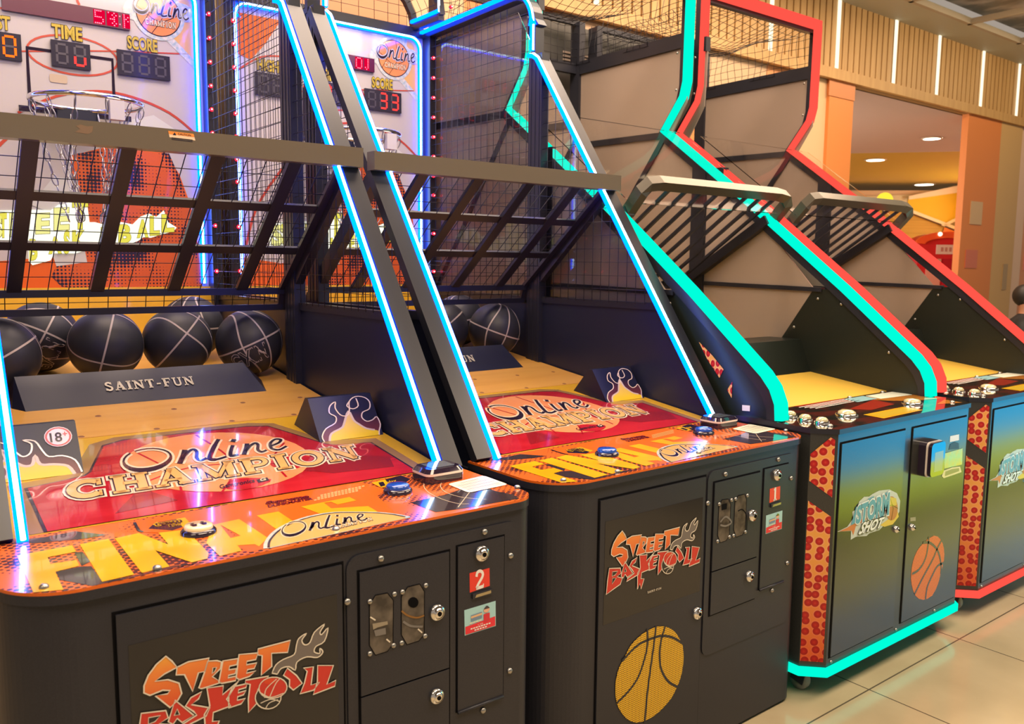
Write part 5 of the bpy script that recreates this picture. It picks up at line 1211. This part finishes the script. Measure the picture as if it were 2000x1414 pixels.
# ceilings
b = MB(); b.box((-6, YW-.35, ZC), (18, YW+.3, ZC+.08), mat('ceiling_grey', (.46, .43, .33), .6)); b.box((-6, -6, ZC), (18, -5, ZC+.08), MATS['ceiling_grey']); struct(b.build('ceiling'))
b = MB(); b.box((-6, -6, ZC+.14), (18, YW-.35, ZC+.2), noisy('ceiling_dark_tile', (.12, .11, .10), (.34, .29, .27), 4, .3, stretch=(1.5, 1, 1), lo=.42, hi=.6)); struct(b.build('ceiling_panel'))
b = MB(); mg = mat('ceiling_grid', (.42, .34, .25), .5); x = -5.75
while x < 16: b.box((x-.02, -5, ZC), (x+.02, YW-.35, ZC+.05), mg); x += 1.1
y = YW-.37
while y > -5: b.box((-6, y-.02, ZC), (18, y+.02, ZC+.05), mg); y -= .70
struct(b.build('ceiling_grid'))
# room beyond the opening
def dp(u, v, dep):      # point on the sight line at a given depth (metres along the camera axis)
    d = ray(u, v); return CAM+d*dep
b = MB(); mlil = mat('ceiling_lilac', (.58, .44, .42), .6); myc = mat('ceiling_yellow', (.62, .42, .05), .5)
e1 = hit(1560, 301, pose(0, 0, 0), 2, ZF); e2 = hit(1960, 294, pose(0, 0, 0), 2, ZF)
b.add([(-6, YW+.1, ZF), (20, YW+.1, ZF), (e2.x, max(e2.y, YW+.4), ZF), (e1.x, e1.y, ZF), (-6, e1.y, ZF)], [(0, 1, 2, 3, 4)], mlil)
b.add([(e1.x, e1.y, ZF-.001), (e2.x, max(e2.y, YW+.4), ZF-.001), (34, YW+.4, ZF-.001), (34, 26, ZF-.001), (-6, 26, ZF-.001), (-6, e1.y, ZF-.001)], [(0, 1, 2, 3, 4, 5)], myc)
struct(b.build('ceiling_party_room'))
DEP = 16.5
def farpoly(px, m, b, push=0): b.add([dp(u, v, DEP-push) for u, v in px], [tuple(range(len(px)))], m)
b = MB(); fy = mat('far_yellow', (.80, .52, .02), .5)
farpoly([(1500, 372), (2050, 372), (2050, 760), (1500, 760)], mat('far_cream', (.62, .45, .30), .5), b)
farpoly([(1670, 384), (1780, 380), (1785, 425), (1760, 410), (1670, 400)], mat('far_pale', (.58, .52, .36), .5), b, .05)
farpoly([(1775, 383), (1900, 368), (1900, 412), (1845, 440), (1770, 412)], fy, b, .06)
farpoly([(1660, 400), (1768, 414), (1845, 443), (1830, 480), (1800, 500), (1790, 620), (1660, 620)], noisy('far_planks', (.42, .24, .03), (.52, .31, .05), 3, .5, stretch=(.3, .3, 14)), b, .06)
farpoly([(1848, 438), (1900, 415), (1900, 462)], mat('far_grey', (.26, .22, .12), .5), b, .07)
farpoly([(1845, 444), (1900, 465), (1900, 700), (1805, 700), (1825, 490)], mat('far_orange', (.80, .20, .03), .5), b, .08)
fw_ = mat('far_stripe_lit_cove', (.85, .72, .55), .5)
for s_ in ([(1660, 398), (1768, 411), (1845, 440), (1900, 462), (1900, 456), (1848, 435), (1772, 406), (1660, 392)], [(1838, 440), (1898, 410), (1898, 417), (1846, 442)], [(1775, 383), (1900, 356), (1900, 372), (1775, 390)]): farpoly(s_, fw_, b, .12)  # last polygon paints a lit cove's light as pale colour; the others are stripes
struct(b.build('wall_far'))
# downlights
DL = [(1820, 270, 24), (1710, 312, 20), (1805, 360, 18), (1893, 340, 12), (1738, 378, 13)]
for k, (u, v, r_) in enumerate(DL):
    h = hit(u, v, pose(0, 0, 0), 2, ZF-.004); rr_ = (.10, .13, .17, .13, .16)[k]
    b = MB(); b.lathe([(rr_*1.25, 0), (rr_*1.2, -.008), (rr_, -.010)], (0, 0, 0), (0, 0, 1), mat('downlight_rim', (.7, .6, .5), .4), 20)
    b.lathe([(rr_, -.011), (rr_*.5, -.012)], (0, 0, 0), (0, 0, 1), glow('downlight', (1, .88, .66), 9), 20)
    o = b.build('downlight'); o.location = (h.x, h.y, h.z)
    tag(o, ['round downlight on the lilac ceiling, the nearest one', 'round downlight at the left on the yellow ceiling', 'round downlight in the middle of the yellow ceiling', 'round downlight at the right, cut by the orange column', 'faint far downlight low over the pale wall'][k], 'ceiling light', 'round downlights in the party room')
    if False:
        l = bpy.data.lights.new('downlight_lamp', 'POINT'); l.energy = 60; l.color = (1, .82, .6); l.shadow_soft_size = .1
        lo_ = bpy.data.objects.new('downlight_lamp', l); C.objects.link(lo_); lo_.location = (h.x, h.y, h.z-.25)
# red kiosk
kd = 12.4; bp = dp(1835, 640, kd); a_ = -YAW
k_ = thing('red_kiosk', 'red kiosk with an arched top and white name band beyond the last machine', 'kiosk', (bp.x, bp.y, 0), -YAW)
sc_k = kd/F_PX; zc = lambda v: CAM.z-(v-547)*sc_k*1.0
X = lambda u: (u-1835)*sc_k
b = MB(); mrd = mat('kiosk_red', (.60, .02, .03), .3)
topk = [(X(1783), zc(512)), (X(1783), 0), (X(1895), 0), (X(1895), zc(512))]+[(X(1839)+(X(1895)-X(1839))*math.cos(R(t)), zc(512)+(zc(480)-zc(512))*math.sin(R(t))) for t in range(15, 180, 15)]
b.prism(topk, fr(0), -.5, 0, mrd); b.build('body', k_)
b = MB(); b.prism([(X(1839)+(X(1902)-X(1839))*math.cos(R(t)), zc(500)+(zc(478)-zc(500))*math.sin(R(t))) for t in range(0, 181, 15)]+[(X(1839)+(X(1885)-X(1839))*math.cos(R(t)), zc(502)+(zc(490)-zc(502))*math.sin(R(t))) for t in range(180, -1, -15)], fr(0), .0, .05, mat('kiosk_orange', (.85, .12, .03), .3)); b.build('arch_rim', k_)
b = MB(); b.box((X(1818), -.02, zc(521)), (X(1884), 0, zc(503)), mat('kiosk_band', (.72, .60, .55), .4))
for q_ in range(7): b.box((X(1826+8*q_), -.024, zc(516)), (X(1830+8*q_), -.02, zc(508)), mat('kiosk_mark', (.45, .22, .20), .5))
b.build('name_band', k_)
for u in (1820, 1862):
    b = MB(); b.sphere((X(u), -.06, zc(483)), .03, glow('kiosk_lamp', (1, .75, .5), 3), 10, 6); b.build('lamp', k_)
b = MB(); b.box((X(1832), -.02, zc(600)), (X(1880), 0, zc(530)), mat('kiosk_dark_red', (.42, .01, .03), .25)); b.box((X(1800), -.02, zc(600)), (X(1828), 0, zc(530)), mat('kiosk_pink', (.70, .35, .30), .4)); b.build('front_panel', k_)
# yellow glowing sign
sd = 10.5; pz = dp(1727, 392, sd)
s_ = thing('round_sign', 'glowing yellow round sign behind the red machine handle', 'sign', (pz.x, pz.y, pz.z), -YAW)
b = MB(); b.lathe([(.10, 0), (.10, .03), (.07, .03)], (0, 0, 0), (0, -1, 0), glow('sign_glow', (1, .75, .05), 1.2), 20); b.build('disc', s_)
b = MB(); b.box((-.012, .0, -pz.z), (.012, .02, -.10), M_FRAME); b.build('stand', s_)

bk = thing('dark_game_cabinet', 'tall dark game cabinet with a vent behind the aqua lit machine', 'game cabinet', (3.1, 4.06, 0), 0)
b = MB(); b.box((0, 0, 0), (1.15, .26, 2.96), mat('dark_cabinet', (.05, .048, .045), .5)); b.build('body', bk)
b = MB()
for k in range(5): b.box((.40, -.008, 2.70+.022*k), (.62, .0, 2.712+.022*k), M_BOARD)
b.build('vent', bk)
b = MB(); b.box((.78, -.006, 2.30), (.92, 0, 2.62), M_GAP); b.box((.30, -.006, 2.10), (.62, 0, 2.66), mat('dark_window', (.09, .08, .075), .2)); b.build('window', bk)

# ------------------------------------------------------------------ person behind the last machine
def person():
    dpt = 6.6; hp = dp(2003, 592, dpt); g0 = Vector((hp.x, hp.y, 0))
    root = thing('person', 'dark haired person in a black top at the right edge of the picture', 'person', g0, -YAW+R(60))
    hz = hp.z; S = (hz+.11)/1.72
    V = [(0, 0, .93), (0, 0, 1.12), (0, -.01, 1.34), (0, 0, 1.44), (0, 0, 1.50), (0, -.01, 1.60), (0, -.01, 1.69),
         (.17, 0, 1.38), (.24, .02, 1.12), (.25, -.06, .88), (-.17, 0, 1.38), (-.24, .02, 1.12), (-.25, -.06, .88),
         (.09, 0, .88), (.10, -.01, .50), (.11, .02, .08), (.11, -.13, .04), (-.09, 0, .88), (-.10, -.01, .50), (-.11, .02, .08), (-.11, -.13, .04)]
    E_ = [(0, 1), (1, 2), (2, 3), (3, 4), (4, 5), (5, 6), (2, 7), (7, 8), (8, 9), (2, 10), (10, 11), (11, 12), (0, 13), (13, 14), (14, 15), (15, 16), (0, 17), (17, 18), (18, 19), (19, 20)]
    RD = [.14, .13, .15, .07, .055, .085, .07, .065, .045, .03, .065, .045, .03, .085, .06, .042, .035, .085, .06, .042, .035]
    for sgn in (-1, 1):
        k = len(V); hx, hy, hz_ = .25*sgn, -.06, .88
        for f, (dx, L_) in enumerate(((-.03, .085), (-.010, .095), (.010, .09), (.028, .075))):
            V += [(hx+dx*.6, hy-.01, hz_-.07), (hx+dx, hy-.03, hz_-.07-L_)]; RD += [.010, .008]; n_ = len(V); E_ += [(9 if sgn > 0 else 12, n_-2), (n_-2, n_-1)]
        V += [(hx-.035*sgn, hy-.03, hz_-.07)]; RD += [.010]; E_ += [(9 if sgn > 0 else 12, len(V)-1)]
    me = bpy.data.meshes.new('body'); me.from_pydata([(x*S, y*S, z_*S) for x, y, z_ in V], E_, []); o = bpy.data.objects.new('body', me); C.objects.link(o); o.parent = root
    m = o.modifiers.new('skin', 'SKIN'); 
    for i, v in enumerate(me.skin_vertices[0].data): v.radius = (RD[i]*S*(1.25 if i < 3 else 1), RD[i]*S); v.use_root = (i == 0)
    o.modifiers.new('sub', 'SUBSURF').levels = 2; o.modifiers['sub'].render_levels = 2
    me.materials.append(mat('skin', (.42, .20, .12), .5))
    b = MB(); b.sphere((0, .015*S, 1.655*S), .108*S, mat('hair', (.012, .009, .008), .5), 20, 12, (.88, 1.0, 1.05)); b.build('hair', root)
    b = MB()
    for s2 in (-1, 1): b.sphere((.078*S*s2, 0, 1.60*S), .022*S, MATS['skin'], 8, 6, (.4, .8, 1.3)); b.sphere((.03*S*s2, -.098*S, 1.615*S), .010*S, M_INK, 8, 6)
    b.sphere((0, -.105*S, 1.59*S), .014*S, MATS['skin'], 8, 6, (.8, 1, 1.3)); b.sphere((0, -.095*S, 1.555*S), .018*S, mat('lips', (.35, .10, .08), .5), 8, 6, (1.2, .4, .35)); b.build('face', root)
    b = MB(); ms = mat('black_shirt', (.012, .012, .014), .7)
    prof = [(.155, .90), (.16, 1.05), (.175, 1.20), (.185, 1.32), (.165, 1.40), (.09, 1.455), (.065, 1.475)]
    vs = []; n = 20
    for r_, z_ in prof:
        for q_ in range(n): t = 2*math.pi*q_/n; vs.append((r_*1.18*S*math.cos(t), r_*.86*S*math.sin(t), z_*S))
    b.add(vs, [(n*i+q_, n*i+(q_+1) % n, n*(i+1)+(q_+1) % n, n*(i+1)+q_) for i in range(len(prof)-1) for q_ in range(n)], ms, True)
    for s2 in (-1, 1): b.tube([(.13*S*s2, 0, 1.39*S), (.20*S*s2, .005*S, 1.33*S), (.235*S*s2, .02*S, 1.18*S)], [.085*S, .078*S, .066*S], ms, 12)
    b.build('shirt', root)
    b = MB(); mt_ = mat('dark_trousers', (.02, .022, .03), .7)
    for s2 in (-1, 1): b.tube([(.085*S*s2, 0, .95*S), (.095*S*s2, 0, .80*S), (.10*S*s2, -.01*S, .50*S), (.11*S*s2, .02*S, .07*S)], [.115*S, .108*S, .085*S, .065*S], mt_, 14)
    b.build('trousers', root)
person()

# ------------------------------------------------------------------ across the aisle: low glowing game, inferred out of view, shaped for the door reflections
ah = thing('unseen_glow_table', 'unseen low game table, its blue and yellow sides glowing for the door reflections', 'game table', (5.7, .50, 0), 0)
b = MB(); b.box((-1.7, .0, .66), (1.7, .12, .78), glow('table_blue', (.0, .45, .85), 4.5)); b.box((-1.7, .0, .36), (1.7, .12, .66), MATS['table_blue']); b.build('blue_side_light', ah)
b = MB(); b.box((-1.7, .0, .12), (1.7, .14, .36), glow('table_yellow', (.60, .70, .02), 3.6)); b.build('yellow_side_light', ah)
b = MB(); b.box((-1.7, -1.2, .74), (1.7, .0, .80), M_WHITE); b.box((-1.65, -1.15, .30), (1.65, -.02, .74), M_FRAME); b.build('table_body', ah)
for x in (-1.3, 1.3):
    for y in (-1.0, -.1):
        b = MB(); b.box((x-.05, y-.05, 0), (x+.05, y+.05, .30), M_FRAME); b.build('leg', ah)
